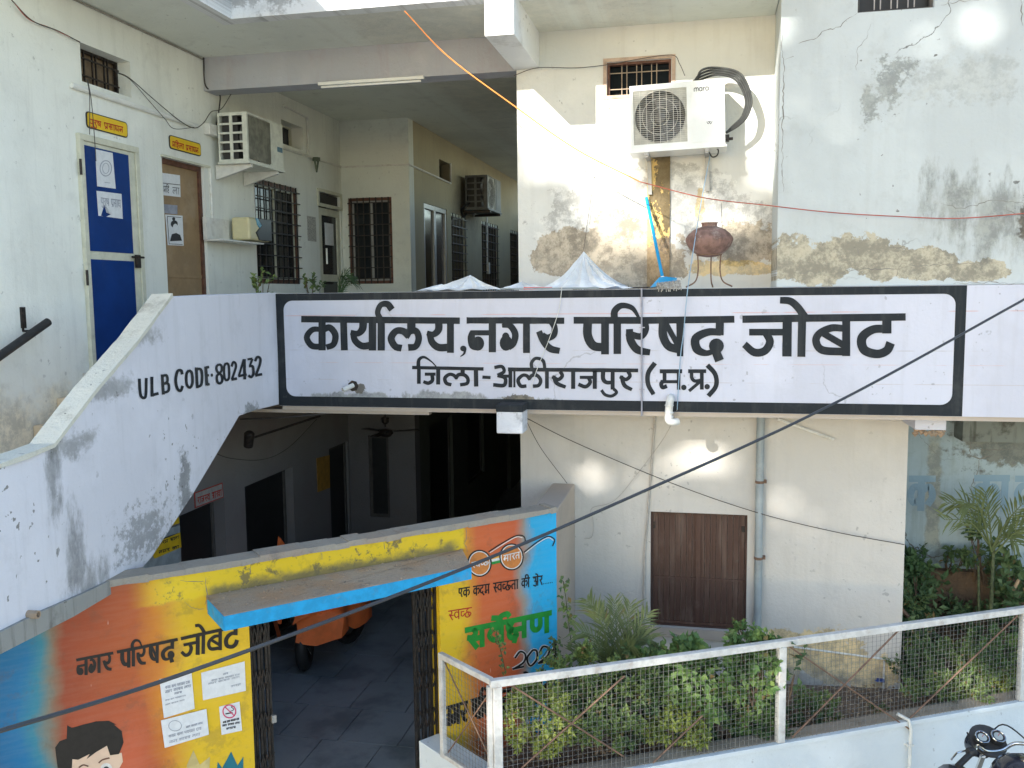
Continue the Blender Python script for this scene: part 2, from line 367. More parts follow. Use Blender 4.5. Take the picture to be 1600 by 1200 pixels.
L_ULB = tr(zU, 5.333, [
 ('c', [(198, 275), (203, 370), (212, 420), (235, 436), (252, 410), (256, 270)], 24), ('l', [(302, 260), (304, 425)], 25), ('l', [(295, 415), (358, 398)], 24),
 ('l', [(388, 240), (398, 408)], 24), ('c', [(388, 252), (425, 250), (430, 300), (395, 322)], 22), ('c', [(395, 318), (438, 318), (440, 375), (395, 395)], 22),
 ('c', [(555, 240), (545, 208), (515, 215), (500, 290), (515, 360), (542, 375), (558, 335)], 24),
 ('c', [(610, 205), (590, 240), (592, 320), (618, 350), (640, 310), (635, 230), (610, 205)], 22), ('l', [(672, 182), (680, 355)], 23), ('c', [(672, 195), (710, 200), (720, 260), (712, 325), (680, 345)], 22),
 ('l', [(750, 175), (760, 332)], 24), ('l', [(750, 183), (778, 178)], 22), ('l', [(754, 250), (776, 246)], 20), ('l', [(758, 325), (782, 320)], 22), ('b', 803, 246, 10, 14),
 ('c', [(862, 155), (842, 175), (845, 210), (865, 228), (885, 205), (882, 168), (862, 155)], 20), ('c', [(865, 228), (845, 255), (848, 300), (868, 315), (888, 295), (886, 255), (865, 228)], 21),
 ('c', [(920, 145), (905, 180), (908, 265), (928, 288), (946, 260), (942, 165), (920, 145)], 20),
 ('c', [(966, 175), (980, 138), (1000, 150), (1000, 190), (970, 280)], 20), ('l', [(965, 283), (1012, 274)], 22),
 ('l', [(1068, 115), (1028, 250)], 18), ('l', [(1022, 255), (1092, 240)], 20), ('l', [(1072, 112), (1076, 282)], 24),
 ('l', [(1098, 115), (1140, 108)], 18), ('l', [(1140, 110), (1118, 170)], 18), ('c', [(1112, 170), (1142, 175), (1148, 230), (1130, 262), (1105, 248)], 21),
 ('c', [(1160, 130), (1180, 95), (1205, 110), (1200, 160), (1168, 245)], 21), ('l', [(1162, 250), (1220, 238)], 22)])
# small stroke alphabet: headline y=0, foot y=1
V = lambda x: ('l', [(x, 0), (x, 1)])
_dot_r = [('c', [(.32, 0), (.42, .22), (.28, .42), (.08, .38)]), ('l', [(.18, .42), (.48, 1)])]
G = {
 'k': (1., [V(.48), ('c', [(.48, .3), (.22, .25), (.08, .5), (.22, .75), (.48, .62)]), ('c', [(.5, .38), (.78, .25), (.9, .55), (.72, .82)])]),
 'A': (.38, [V(.2)]), 'y': (.78, [('c', [(.12, .08), (.36, .2), (.32, .42), (.12, .48)]), ('c', [(.12, .48), (.25, .8), (.58, .78)]), V(.58)]),
 'r': (.58, _dot_r), 'l': (.95, [('c', [(.3, .92), (.08, .7), (.16, .38), (.38, .38), (.46, .68)]), ('c', [(.46, .5), (.6, .32), (.78, .34)]), V(.78)]),
 'n': (.75, [('l', [(.05, .45), (.56, .45)]), ('c', [(.1, .45), (.08, .72), (.24, .8), (.26, .55)]), V(.56)]),
 'g': (.8, [('c', [(.22, 0), (.28, .45), (.2, .72), (.08, .66)]), V(.6)]),
 'p': (.75, [('c', [(.12, 0), (.12, .5), (.28, .68), (.56, .64)]), V(.56)]),
 'S': (.75, [('c', [(.12, 0), (.12, .5), (.28, .68), (.56, .64)]), ('l', [(.14, .1), (.56, .6)]), V(.56)]),
 'd': (.7, [('l', [(.42, 0), (.42, .25)]), ('c', [(.42, .25), (.12, .35), (.1, .72), (.34, .78), (.42, .6)]), ('l', [(.34, .78), (.6, 1.08)])]),
 'j': (.8, [('l', [(.1, .35), (.6, .35)]), ('c', [(.36, .35), (.46, .6), (.26, .8), (.05, .62)]), V(.6)]),
 'v': (.78, [('c', [(.58, .28), (.25, .22), (.1, .5), (.3, .78), (.58, .65)]), V(.58)]),
 'b': (.78, [('c', [(.58, .28), (.25, .22), (.1, .5), (.3, .78), (.58, .65)]), ('l', [(.18, .36), (.58, .65)]), V(.58)]),
 's': (.85, _dot_r+[('l', [(.26, .5), (.66, .5)]), V(.66)]), 's-': (.62, _dot_r+[('l', [(.26, .5), (.62, .5)])]),
 'c-': (.5, [('l', [(.05, .28), (.45, .28)]), ('c', [(.1, .28), (.12, .68), (.36, .72), (.48, .5)])]),
 'C': (.85, [('c', [(.5, 0), (.25, .18), (.3, .4), (.5, .42)]), ('c', [(.5, .42), (.12, .5), (.1, .85), (.45, .92), (.72, .62), (.55, .45), (.45, .66), (.62, .86)])]),
 't': (.75, [('c', [(.56, .42), (.22, .4), (.1, .62), (.2, .92)]), V(.56)]),
 'B': (.85, [('c', [(.1, .08), (.3, .05), (.3, .3), (.12, .3)]), ('c', [(.2, .3), (.08, .55), (.2, .75), (.24, .5)]), ('l', [(.1, .52), (.66, .52)]), V(.66)]),
 'm': (.78, [('l', [(.16, 0), (.16, .6)]), ('c', [(.16, .6), (.06, .78), (.22, .86), (.2, .6)]), ('l', [(.12, .6), (.58, .6)]), V(.58)]),
 'h': (.65, [('l', [(.4, 0), (.4, .15)]), ('c', [(.5, .15), (.15, .2), (.2, .42), (.45, .42), (.42, .65), (.15, .72), (.2, 1.), (.48, 1.05)])]),
 'w': (.78, [('c', [(.3, .05), (.08, .1), (.12, .4), (.32, .42)]), ('c', [(.32, .42), (.1, .55), (.2, .78), (.58, .7)]), V(.58)]),
 'K': (.95, [('c', [(.28, .25), (.08, .1), (.1, .45), (.3, .45), (.1, .6), (.2, .85), (.42, .78), (.3, .6)]), ('l', [(.38, .8), (.3, 1.15)]), ('l', [(.3, .48), (.72, .48)]), V(.72)]),
 'N': (.95, [('c', [(.12, 0), (.12, .55), (.28, .72), (.44, .55), (.44, 0)]), V(.72)]),
 'O': (1., [('c', [(.08, .12), (.42, .05), (.42, .42), (.2, .45)]), ('c', [(.2, .45), (.52, .52), (.48, .98), (.06, .86)]), ('l', [(.44, .52), (.76, .52)]), V(.76)]),
 'Q': (.65, [('c', [(.12, 0), (.1, .4), (.3, .45), (.45, .3), (.45, 0)]), ('l', [(.32, .42), (.5, .9)])]),
 'X': (.75, [('c', [(.12, .1), (.38, .05), (.3, .4), (.5, .5)]), ('c', [(.1, .5), (.3, .45), (.35, .85), (.15, .85)]), V(.56)]),
 'kh': (1.1, _dot_r+[('c', [(.95, .3), (.62, .25), (.52, .5), (.66, .75), (.92, .62)]), V(.92)]),
 'sh': (.85, [('c', [(.35, .05), (.12, .1), (.2, .38), (.4, .3), (.25, .8), (.1, .9)]), ('l', [(.3, .55), (.5, .9)]), V(.66)]),
 '_': (.45, []), '.': (.28, [('b', .1, .9, .06, .06)]),
}
def word(txt, x=0.):
    """tokens split by spaces; prefixes e i I u U R P after a token act as vowel signs on it"""
    out = []; x0 = x; seg = x
    for tk in txt.split():
        ms = ''
        if '+' in tk: tk, ms = tk.split('+')
        if tk in ('_', '.'):
            if x > seg: out.append(('l', [(seg, 0), (x, 0)]))
            w, st = G[tk]
            for s in st: out.append(('b', s[1]+x, s[2], s[3], s[4]))
            x += w; seg = x; continue
        if 'i' in ms:
            out += [('l', [(x+.14, 0), (x+.14, 1)]), ('c', [(x+.14, 0), (x+.2, -.32), (x+.55, -.34), (x+.85, 0)])]; x += .3
        w, st = G[tk]
        for s in st: out.append((s[0], [(a+x, b) for a, b in s[1]]))
        last = x+w-.2
        if 'I' in ms:
            out += [('l', [(x+w+.12, 0), (x+w+.12, 1)]), ('c', [(x+w+.12, 0), (x+w, -.34), (x+w-.35, -.34), (x+w-.3, 0)])]; w += .34
        if 'e' in ms: out.append(('c', [(last, 0), (last-.12, -.25), (last-.4, -.34)]))
        if 'o' in ms:
            out.append(V(x+w+.1)if 0 else ('l', [(x+w+.1, 0), (x+w+.1, 1)])); out.append(('c', [(x+w+.1, 0), (x+w-.05, -.25), (x+w-.35, -.34)])); w += .3
        if 'R' in ms: out.append(('c', [(last, 0), (last-.05, -.3), (last+.22, -.4), (last+.34, -.22)]))
        if 'u' in ms: out.append(('c', [(last, 1), (last+.02, 1.25), (last-.25, 1.3), (last-.35, 1.1)]))
        if 'P' in ms: out.append(('l', [(last-.05, .72), (last-.4, 1)]))
        x += w
    if x > seg: out.append(('l', [(seg, 0), (x, 0)]))
    return out, x
def place(strokes, total, wd, mp2):
    """scale a word of the small alphabet so that x runs 0..1; returns strokes for strokes_mb with map mp2(x,y)"""
    res = []
    for s in strokes:
        if s[0] == 'b': res.append(s)
        else: res.append((s[0], s[1], wd))
    return res
def text_px(mb, txt, fr, A, B, h, wd, base=.003, d=0, slant=0):
    """lay a word along the picture line A->B (headline) on frame fr, h = letter height in px, wd in px"""
    st, W = word(txt); pa = Vector((*fr.P(*fr.px(*A, d), d),)); 
    a = Vector(fr.px(*A, d)); b = Vector(fr.px(*B, d)); c = Vector(fr.px(A[0], A[1]+h, d)); H = (c-a).length
    ux = (b-a)/W; up = Vector((0, -H)); sx = ux.length
    k = wd/h   # stroke width relative to height
    def mp(x, y, dd): q = a+ux*(x/H if 0 else x)+up*y; return fr.P(q.x, q.y, d+dd)
    # widths are in letter units, x unit = sx metres and y unit = H metres: build in metres instead
    st2 = []
    for s in st:
        if s[0] == 'b': st2.append(('b', s[1]*sx, s[2]*H, s[3]*H, s[4]*H))
        else: st2.append((s[0], [(p[0]*sx, p[1]*H) for p in s[1]], k*H))
    def mp3(x, y, dd): q = a+(b-a).normalized()*x+Vector((0, -1))*y; return fr.P(q.x, q.y, d+dd)
    return strokes_mb(st2, mp3, base, .0001, mb)
def px_strokes(mb, strokes, fr, base=.003, d=0, step=.0002):
    def mp(x, y, dd): u, v = fr.px(x, y, d); return fr.P(u, v, d+dd)
    return strokes_mb(strokes, mp, base, step, mb)
# ================================================================ materials
GREY = (.2, .2, .18)
M_left = plaster('wing_plaster', (.83, .85, .79), FL, [((.62, .54, .38), [(5.3, 3.0, .8, .45), (5.9, 3.1, .25, .3)], 1.0, 2.2, .6, .8)], grime=.12, specks=.3, streaks=.08)
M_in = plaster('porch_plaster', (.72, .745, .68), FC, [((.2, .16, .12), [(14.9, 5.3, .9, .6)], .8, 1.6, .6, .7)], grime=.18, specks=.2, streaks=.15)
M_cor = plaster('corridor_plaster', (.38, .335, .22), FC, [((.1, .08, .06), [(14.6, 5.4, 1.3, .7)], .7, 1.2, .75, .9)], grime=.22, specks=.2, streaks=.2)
M_ceil = plaster('ceiling_plaster', (.74, .77, .70), FA, [((.42, .34, .25), [(-1.9, 0, 1.5, 99)], 1.2, 1.1, .25, .5)], grime=.2, specks=.3)
M_beam = plaster('mauve_plaster', (.43, .45, .495), FA, grime=.28, grime_col=(.36, .26, .3), tint=(.5, .5, .52), streaks=.2, specks=.2)
M_ac = plaster('balcony_plaster', (.70, .71, .675), FA, [
    ((.60, .60, .57), [(-.95, 4.55, .55, .35), (.2, 4.5, .42, .34), (-.25, 4.8, .5, .25)], .9, 2.6, .8, .05),
    ((.42, .36, .27), [(-1.15, 4.3, .38, .26), (-.75, 4.42, .36, .26), (-.9, 4.1, .45, .18), (-.45, 4.2, .3, .3), (.35, 4.35, .26, .22)], 1.0, 3.6, .9, .05),
    ((.62, .44, .13), [(.2, 4.15, .35, .07), (-.05, 4.7, .05, .14), (.42, 4.13, .12, .05)], 1.2, 5, .6, .08)],
    grime=.15, grime_col=(.45, .43, .38), streaks=.12, specks=.6)
M_strip = plaster('bare_ochre_column', (.74, .52, .2), FA, [((.09, .075, .05), [(-.34, 4.95, .1, .6)], 2.6, 10, .85, .06, .6), ((.28, .21, .14), [(-.4, 4.12, .35, .35)], 1.4, 5, .85, .1)], grime=.45, grime_col=(.12, .1, .07), specks=1, bump=.6)
M_low = plaster('ground_storey_plaster', (.60, .575, .53), FA, [
    ((.66, .50, .24), [(1.1, .72, .42, .26), (.75, .75, .3, .2), (1.45, .6, .25, .2)], .9, 3, .8, .08),
    ((.35, .33, .28), [(.9, .45, .6, .16)], .8, 3, .5, .3)], grime=.14, grime_col=(.42, .4, .36), specks=.35, streaks=.12)
M_right = plaster('mouldy_plaster', (.54, .585, .585), FR, [
    ((.40, .36, .26), [(.72, 4.2, .2, .17), (.93, 4.17, .22, .2), (1.32, 4.18, .26, .17), (1.6, 4.13, .32, .12), (1.98, 4.08, .22, .08)], 1.35, 3.0, .9, .04),
    ((.24, .25, .22), [(2.15, 4.45, .55, .38), (1.85, 4.6, .35, .3), (2.55, 4.45, .5, .35)], 1.6, 7, .7, .9, .3),
    ((.13, .11, .08), [(2.42, 4.42, .14, .22), (2.8, 4.5, .14, .2)], 1.0, 5, .85, .2),
    ((.22, .23, .2), [(1.35, 5.5, .12, .2), (1.45, 5.62, .12, .07), (1.22, 5.35, .07, .16)], 2.0, 14, .6, .5),
    ((.4, .41, .37), [(1.9, 5.5, .6, .2)], 1.9, 9, .35, .6)], grime=.3, grime_col=(.38, .4, .38), specks=.9, crack=.85, streaks=.1)
M_fascia = plaster('roof_fascia', (.78, .80, .80), FA, [((.2, .2, .19), [(-3.6, 6.6, .9, .35), (-2.6, 6.55, .7, .1)], 1.3, 4, .6, .3)], grime=.4, grime_col=(.3, .3, .28), streaks=.4, specks=1)
M_sign = plaster('lavender_sign_paint', (.60, .615, .70), FS, [((.25, .26, .24), [(-3.0, 3.055, .5, .05), (-2.2, 3.05, .5, .07), (-1.5, 3.03, .35, .05)], 1.4, 7, .75, .35, .5), ((.16, .14, .1), [(-1.55, 3.06, .13, .035), (-2.97, 3.13, .05, .05)], 1.3, 12, .9, .15)],
    grime=.10, grime_col=(.42, .42, .44), streaks=.14, specks=.4, bump=.16, rough=.7, crack=.35, lines=((3.775, .005, (.62, .4, .4), .8), (3.47, .005, (.45, .42, .42), .5), (3.36, .004, (.62, .45, .45), .6), (3.21, .004, (.5, .45, .45), .6)))
M_stair = plaster('lavender_stair_paint', (.73, .745, .82), FP, [((.16, .17, .17), [(-3.18, 2.95, .08, .4), (-3.02, 2.45, .13, .4), (-2.9, 2.2, .3, .25)], 1.5, 7, .7, .9, .35),
    ((.2, .21, .19), [(-3.0, 3.12, .3, .1), (-2.6, 3.4, .35, .1), (-2.2, 3.7, .3, .08)], 1.4, 9, .6, .8), ((.12, .13, .12), [(-2.3, 2.42, .38, .2)], 2.3, 15, .55, .7), ((.1, .11, .1), [(-1.75, 2.62, .1, .3), (-.6, 3.0, .2, .08)], 1.6, 9, .7, .6)],
    grime=.16, grime_col=(.36, .38, .4), specks=.8, bump=.15, rough=.65, streaks=.12)
M_slabedge = plaster('stair_soffit_grey', (.31, .32, .31), FP, grime=.6, grime_col=(.13, .13, .12), streaks=.6, specks=.8)
M_cope = plaster('weathered_coping', (.66, .65, .56), FP, grime=.55, grime_col=(.26, .24, .19), specks=.8, bump=.5)
M_conc = plaster('rough_concrete', (.42, .34, .26), FG, grime=.8, grime_col=(.15, .13, .11), tint=(.46, .27, .14), specks=1, bump=1.)
M_concg = plaster('grey_coping', (.38, .34, .28), FG, grime=.55, grime_col=(.16, .15, .14), specks=1, bump=.8, tint=(.4, .3, .22))
M_pil = plaster('buff_pilaster', (.50, .43, .36), FA, grime=.2, specks=.3)
M_white = plaster('white_boundary_paint', (.70, .755, .78), FT, [((.42, .36, .28), [(2.2, .28, .09, .09)], .8, 7, .6, .3)], grime=.12, specks=.4, grime_col=(.4, .42, .42))
M_far = plaster('pale_blue_plaster', (.37, .47, .53), FO, [((.28, .27, .2), [(2.2, 1.7, .09, 1.3)], .8, 4, .6, .4), ((.14, .14, .11), [(2.9, 2.55, .6, .35), (2.5, 2.75, .2, .2)], 1.3, 3.5, .8, .3), ((.2, .3, .36), [(2.6, 1.3, .7, .2)], 1, 4, .5, .4)],
    grime=.4, grime_col=(.25, .3, .3), crack=1, streaks=.35, specks=.4)
M_black = plaster('slate_black_paint', (.007, .012, .017), FS, grime=.4, grime_col=(.055, .06, .06), streaks=.3, specks=.15, bump=.12, rough=.75)
M_blackg = simple('black_sign_paint', (.012, .010, .009), .5, var=.3, scale=20)
M_tile = plaster('slate_floor_tile', (.27, .30, .32), FA, grime=.5, grime_col=(.2, .2, .19), rough=.42, bump=.15, specks=.2, tint=(.09, .12, .13))
M_joint = simple('tile_joint', (.3, .29, .27), .9)
M_soil = plaster('garden_soil', (.17, .12, .085), FA, grime=.8, grime_col=(.06, .045, .035), tint=(.27, .21, .15), specks=1, bump=1.)
M_street = simple('street_concrete', (.42, .37, .29), .9, var=.25, scale=2, dirt=.5)
M_floor = simple('cement_floor', (.5, .48, .44), .8, dirt=.3)
M_brownst = plaster('old_brown_stone', (.13, .09, .06), FO, grime=.8, grime_col=(.04, .03, .025), specks=1, tint=(.2, .12, .06), bump=.8, streaks=.3)
M_step = plaster('step_plaster', (.66, .53, .37), FL, grime=.5, grime_col=(.2, .17, .12), specks=.5)
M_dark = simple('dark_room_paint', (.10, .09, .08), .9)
def glassm(name, col=(.012, .016, .02), rough=.12):
    k = N(name); k.b.inputs['Base Color'].default_value = (*col, 1); k.b.inputs['Roughness'].default_value = rough; k.b.inputs['Specular IOR Level'].default_value = .35
    g = k.n('ShaderNodeNewGeometry'); k.bump(k.noise(g.outputs['Position'], 1.5, 2), .05, .02); return k.m
M_glass = glassm('dark_window_glass'); M_glassb = glassm('bluish_window_glass', (.03, .035, .05), .15)
M_iron = simple('dark_iron', (.03, .026, .024), .5, .3, var=.4, scale=40, dirt=.4, dirt_col=(.16, .08, .04))
M_brown = simple('brown_wood_frame', (.12, .05, .03), .55, var=.3, scale=20)
M_cream = simple('cream_aluminium', (.62, .62, .5), .4, var=.08, dirt=.15)
M_greyal = simple('grey_aluminium', (.35, .35, .34), .4, .3, var=.1)
M_blue = simple('blue_laminate', (.002, .035, .18), .5, spec=.2, var=.12, scale=3, dirt=.08, dirt_col=(.1, .15, .3))
M_door2 = simple('tan_plywood', (.30, .20, .105), .6, var=.12, scale=5, dirt=.3, dirt_col=(.42, .33, .22))
M_pvc = simple('white_pvc', (.70, .70, .66), .4, var=.08, dirt=.35, dirt_col=(.35, .3, .22))
M_pipe = simple('grey_pvc_pipe', (.30, .345, .36), .4, var=.1, scale=6, dirt=.25)
M_white2 = simple('white_enamel', (.80, .82, .79), .35, var=.05, scale=6, dirt=.12, dirt_col=(.5, .45, .35), coat=.2)
M_acdark = simple('ac_dark_inside', (.045, .045, .045), .6)
M_fan = simple('grey_fan_blade', (.12, .12, .115), .45)
M_rub = simple('black_rubber', (.02, .02, .02), .55, var=.2)
M_cable = simple('black_cable', (.045, .05, .058), .45, var=.1)
M_thin = simple('dark_thin_wire', (.05, .045, .04), .6)
M_orange = simple('orange_wire', (.85, .30, .07), .5, var=.1)
M_red = simple('red_wire', (.42, .10, .06), .5)
M_bluew = simple('pale_blue_wire', (.28, .42, .55), .5)
M_paper = simple('white_paper', (.72, .74, .76), .8, var=.05, scale=30, bump=.15)
M_ink = simple('pale_ink', (.3, .32, .38), .8); M_inkk = simple('black_ink', (.03, .03, .035), .7)
M_yel = simple('yellow_board', (.80, .53, .02), .55, var=.06); M_redp = simple('red_letter_paint', (.48, .035, .015), .6)
M_green = simple('green_letter_paint', (.015, .26, .03), .55, var=.15); M_wht = simple('white_letter_paint', (.75, .72, .68), .6); M_fblue = plaster('faded_blue_letters', (.25, .37, .47), FO, grime=.9, grime_col=(.34, .44, .5), specks=0)
M_rail = simple('white_rail_paint', (.66, .65, .62), .5, var=.12, scale=14, dirt=.35, dirt_col=(.33, .2, .12))
M_rust = simple('rusty_rod', (.20, .12, .08), .75, var=.3, scale=30)
M_mesh = simple('weathered_mesh_wire', (.27, .26, .24), .5, .3, var=.3, scale=30)
M_shut = plaster('brown_shutter_paint', (.085, .04, .027), FA, grime=.4, grime_col=(.2, .14, .11), streaks=.5, rough=.6, specks=.5, bump=.15)
M_clay = simple('clay_pot', (.24, .145, .12), .8, var=.3, scale=14, dirt=.7, dirt_col=(.42, .34, .30), bump=.3)

# ================================================================ the setting
struct('street', MB().quad((-80, -80, -.02), (80, -80, -.02), (80, 80, -.02), (-80, 80, -.02)), M_street)
B = thing('office_building', 'two storey municipal office with white plaster walls, porch beam and barred windows', 'building', (0, 9, 0))
def hole(fr, *pts):
    q = [fr.px(*p) for p in pts]; us = [a[0] for a in q]; vs = [a[1] for a in q]; return [min(us), max(us), min(vs), max(vs)]
# --- left wing wall (both storeys in one plane X = -4.75)
h_w1 = [6.345, 6.97, 5.63, 5.925]
h_d2 = [hole(FL, (252, 238), (318, 255))[0], hole(FL, (252, 238), (318, 255))[1], 3.37, 5.20]
h_w2 = [9.05, 10.13, 4.09, 5.22]; h_d3 = [10.70, 11.40, 3.37, 5.25]; h_hi = [9.75, 10.32, 5.69, 5.96]
g1 = [7.36, 8.16, 0, 1.93]; g2 = [8.58, 9.72, 0, 1.943]; g3 = [10.78, 11.40, 0, 1.97]; g0 = [5.9, 6.9, .9, 1.75]
obj('wall', wall_mb(FL, 4.9, 7.0, 2.0, 3.22, .2), M_left, B)
obj('wall', wall_mb(FL, 4.9, 9.0, 3.22, 6.24, .2, [h_w1, h_d2]), M_left, B, label='pale plaster wall of the left wing')
obj('wall', wall_mb(FL, 9.0, 11.45, 3.22, 6.24, .2, [h_w2, h_d3, h_hi]), M_left, B)
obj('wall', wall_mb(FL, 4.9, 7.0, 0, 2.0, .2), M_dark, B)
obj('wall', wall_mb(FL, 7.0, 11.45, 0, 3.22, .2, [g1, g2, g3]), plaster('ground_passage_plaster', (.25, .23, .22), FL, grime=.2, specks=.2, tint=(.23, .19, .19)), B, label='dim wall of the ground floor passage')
h_fw = [-4.66, -4.05, 4.10, 5.235]
obj('wall', wall_mb(FF, -4.95, -3.8, 3.37, 6.24, .2, [h_fw]), M_in, B)
h_gf = [-4.47, -4.18, .92, 2.05]
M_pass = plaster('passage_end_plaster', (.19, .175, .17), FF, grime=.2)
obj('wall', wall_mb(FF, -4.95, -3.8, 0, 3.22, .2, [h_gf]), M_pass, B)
hc_d = [12.06, 13.2, 3.37, 5.21]; hc1 = [13.42, 14.32, 4.0, 5.19]; hc2 = [15.35, 16.64, 4.0, 5.21]; hc3 = [17.7, 18.7, 4.0, 5.21]; hch = [12.85, 13.42, 5.62, 5.91]
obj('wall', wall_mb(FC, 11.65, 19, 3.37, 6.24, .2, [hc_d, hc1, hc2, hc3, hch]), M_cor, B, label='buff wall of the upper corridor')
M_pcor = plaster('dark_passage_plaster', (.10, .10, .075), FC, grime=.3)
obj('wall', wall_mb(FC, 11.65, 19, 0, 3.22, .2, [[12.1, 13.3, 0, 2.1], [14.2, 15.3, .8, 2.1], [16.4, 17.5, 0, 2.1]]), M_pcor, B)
obj('wall', MB().box(-7, 4.5, 19, 19.2, 0, 3.37).box(-7, -4.0, 19, 19.2, 3.37, 6.24).box(-4., -1.5, 19, 19.2, 3.37, 5.6), M_cor, B)  # unseen end wall, upper opening sized for light in the corridor
obj('wall', MB().box(-7.2, -7, 4.9, 19, 0, 6.24).box(-7, -4.95, 4.9, 5.1, 0, 6.24), M_dark, B)
obj('wall', MB().box(-1.66, -1.46, 8.292, 12, 3.37, 6.24).box(-1.46, 4.5, 11.8, 12, 3.37, 6.24), M_cor, B)
obj('wall', MB().box(-1.66, -1.5, 12.001, 19, 3.37, 5.25), M_cor, B)  # unseen side parapet, height set to dim the upper corridor
obj('wall', MB().box(-1.66, -1.46, 8.292, 19, 0, 3.22), M_pcor, B)
obj('wall', MB().box(4.3, 4.5, 9.5, 12, 0, 6.24), M_dark, B)
# --- balcony room front wall, ground storey wall
h_acw = [-.856, -.30, 5.63, 5.945]
obj('wall', wall_mb(FA, -1.66, .56, 3.37, 6.24, .2, [h_acw]), M_ac, B, label='sunlit wall with peeling plaster behind the water pot')
h_sh = [-.462, .39, .895, 1.967]
obj('wall', wall_mb(FA, -1.66, 1.70, 0, 2.955, .2, [h_sh]), M_low, B, label='cream ground storey wall round the shuttered window')
obj('wall', MB().box(1.5, 1.70, 8.292, 9.3, 0, 2.955), M_low, B)
obj('column', MB().fbox(FA, -.50, -.305, 3.99, 5.24, -.022, 0), M_strip, B, label='bare ochre column strip with flaking paint')
# --- right hand wall
h_rw = [FR.px(1340, 20)[0], FR.px(1460, 8)[0], FR.px(1340, 20)[1], 6.9]
obj('wall', wall_mb(FR, .556, 4.6, 3.975, 7.6, .62, [h_rw]), M_right, B, label='cracked mouldy white wall at right')
# --- slabs
obj('floor_slab', MB().box(-7, -1.46, 7.59, 19, 3.222, 3.37).box(-7, -3.78, 6.15, 7.59, 3.222, 3.37), M_floor, B)
obj('floor_slab', MB().box(-1.46, 4.5, 8.29, 19, 3.222, 3.37), M_floor, B)
obj('ceiling_slab', MB().box(-7, -3.86, 4.7, 7.2, 6.24, 6.4).box(-7, -1.46, 7.2, 19, 6.24, 6.4).box(-1.46, .55, 7.2, 12, 6.24, 6.4).box(.55, 4.5, 8.1, 12, 6.24, 6.4), M_ceil, B, label='grey green ceiling slab over the porch')
obj('fascia', MB().box(-4.0, .5, 7.06, 7.2, 6.235, 7.4).box(-3.99, -3.85, 4.7, 7.06, 6.234, 7.1), M_fascia, B, label='mould streaked white roof edge')
obj('beam', MB().box(-4.75, -1.66, 8.12, 8.35, 5.93, 6.24), M_beam, B, label='mauve grey porch beam')
obj('beam', MB().box(-1.685, -1.452, 7.0, 8.09, 5.93, 6.7), M_fascia, B, bevel=.006, label='white beam end sticking out of the roof edge')
obj('beam', MB().box(-4.75, -1.66, 7.60, 7.8, 3.02, 3.222), M_pass, B)
# ground storey floor of separate slate tiles
gf = struct('ground_floor', MB().quad((-7, 5.0, -.006), (-1.66, 5.0, -.006), (-1.66, 19, -.006), (-7, 19, -.006)), M_joint)
for i in range(9):
    for j in range(14):
        x = -6.1+i*.56+(j % 2)*.14; y = 5.3+j*.62
        if x+.55 > -1.7: continue
        obj('tile', MB().box(x, x+.55, y, y+.61, -.004, .004+random.random()*.003), M_tile, gf)
_b0 = FT.P(.02, .57, .1); _b1 = FT.P(7.0, .57, .1)
struct('garden_bed', MB().add([_b0, _b1, (8, 9.3, .36), (-1.7, 9.3, .36), (-1.7, 6.2, .36)], [(0, 1, 2, 3, 4)]), M_soil)
# --- far wall beyond the bed
fw = solo('boundary_wall', wall_mb(FO, 1.7, 7, 1.22, 2.955, .2), M_far, 'pale blue old wall with faded blue lettering beyond the garden', 'wall')
obj('plinth', MB().fbox(FO, 1.70, 7, 0, 1.22, -.1, .2), M_brownst, fw, label='dark brown damp base of the old wall')
u0, v0 = FO.px(1505, 662, -.3); u1, v1 = FO.px(1600, 692, -.3)
obj('beam', MB().fbox(FO, u0, 7, v1, 2.95, -.3, 0), plaster('mossy_beam', (.2, .23, .22), FO, grime=.8, grime_col=(.05, .05, .04), streaks=.6), fw)
mb = MB()
for tx, A, Bp, h in (('k', (1420, 748), (1462, 748), 50), ('k A', (1522, 747), (1578, 747), 52), ('v A', (1586, 748), (1640, 748), 50)):
    text_px(mb, tx, FO, A, Bp, h, 10)
obj('lettering', mb, M_fblue, fw, label='faded blue painted letters')
solo('roof_ledge', MB().box(1.702, 7, 8.092, 9.29, 2.965, 3.1), M_conc, 'concrete ledge under the right end of the sign wall', 'ledge')

# ================================================================ sign wall
S = thing('sign_wall', 'long lavender office name board wall with black border and large black lettering', 'sign wall', (-.9, 7.44, 2.96))
obj('panel', MB().prism(Fr(0, 0, 0), [(-3.74, 2.965), (4.6, 2.965), (4.6, 3.972), (-3.74, 3.972)], 7.44, 7.59).box(-1.66, 4.6, 7.592, 8.088, 2.965, 3.9705), M_sign, S)
mb = MB()
inn = [FS.px(*p) for p in ((441, 470), (1496, 457), (1488, 640), (449, 619))]
iu0, iu1, iv0, iv1 = inn[0][0]+.01, inn[1][0]-.01, inn[3][1], inn[0][1]
ou0, ou1, ov0, ov1 = -3.742, FS.px(1509, 500)[0], 2.967, 3.970
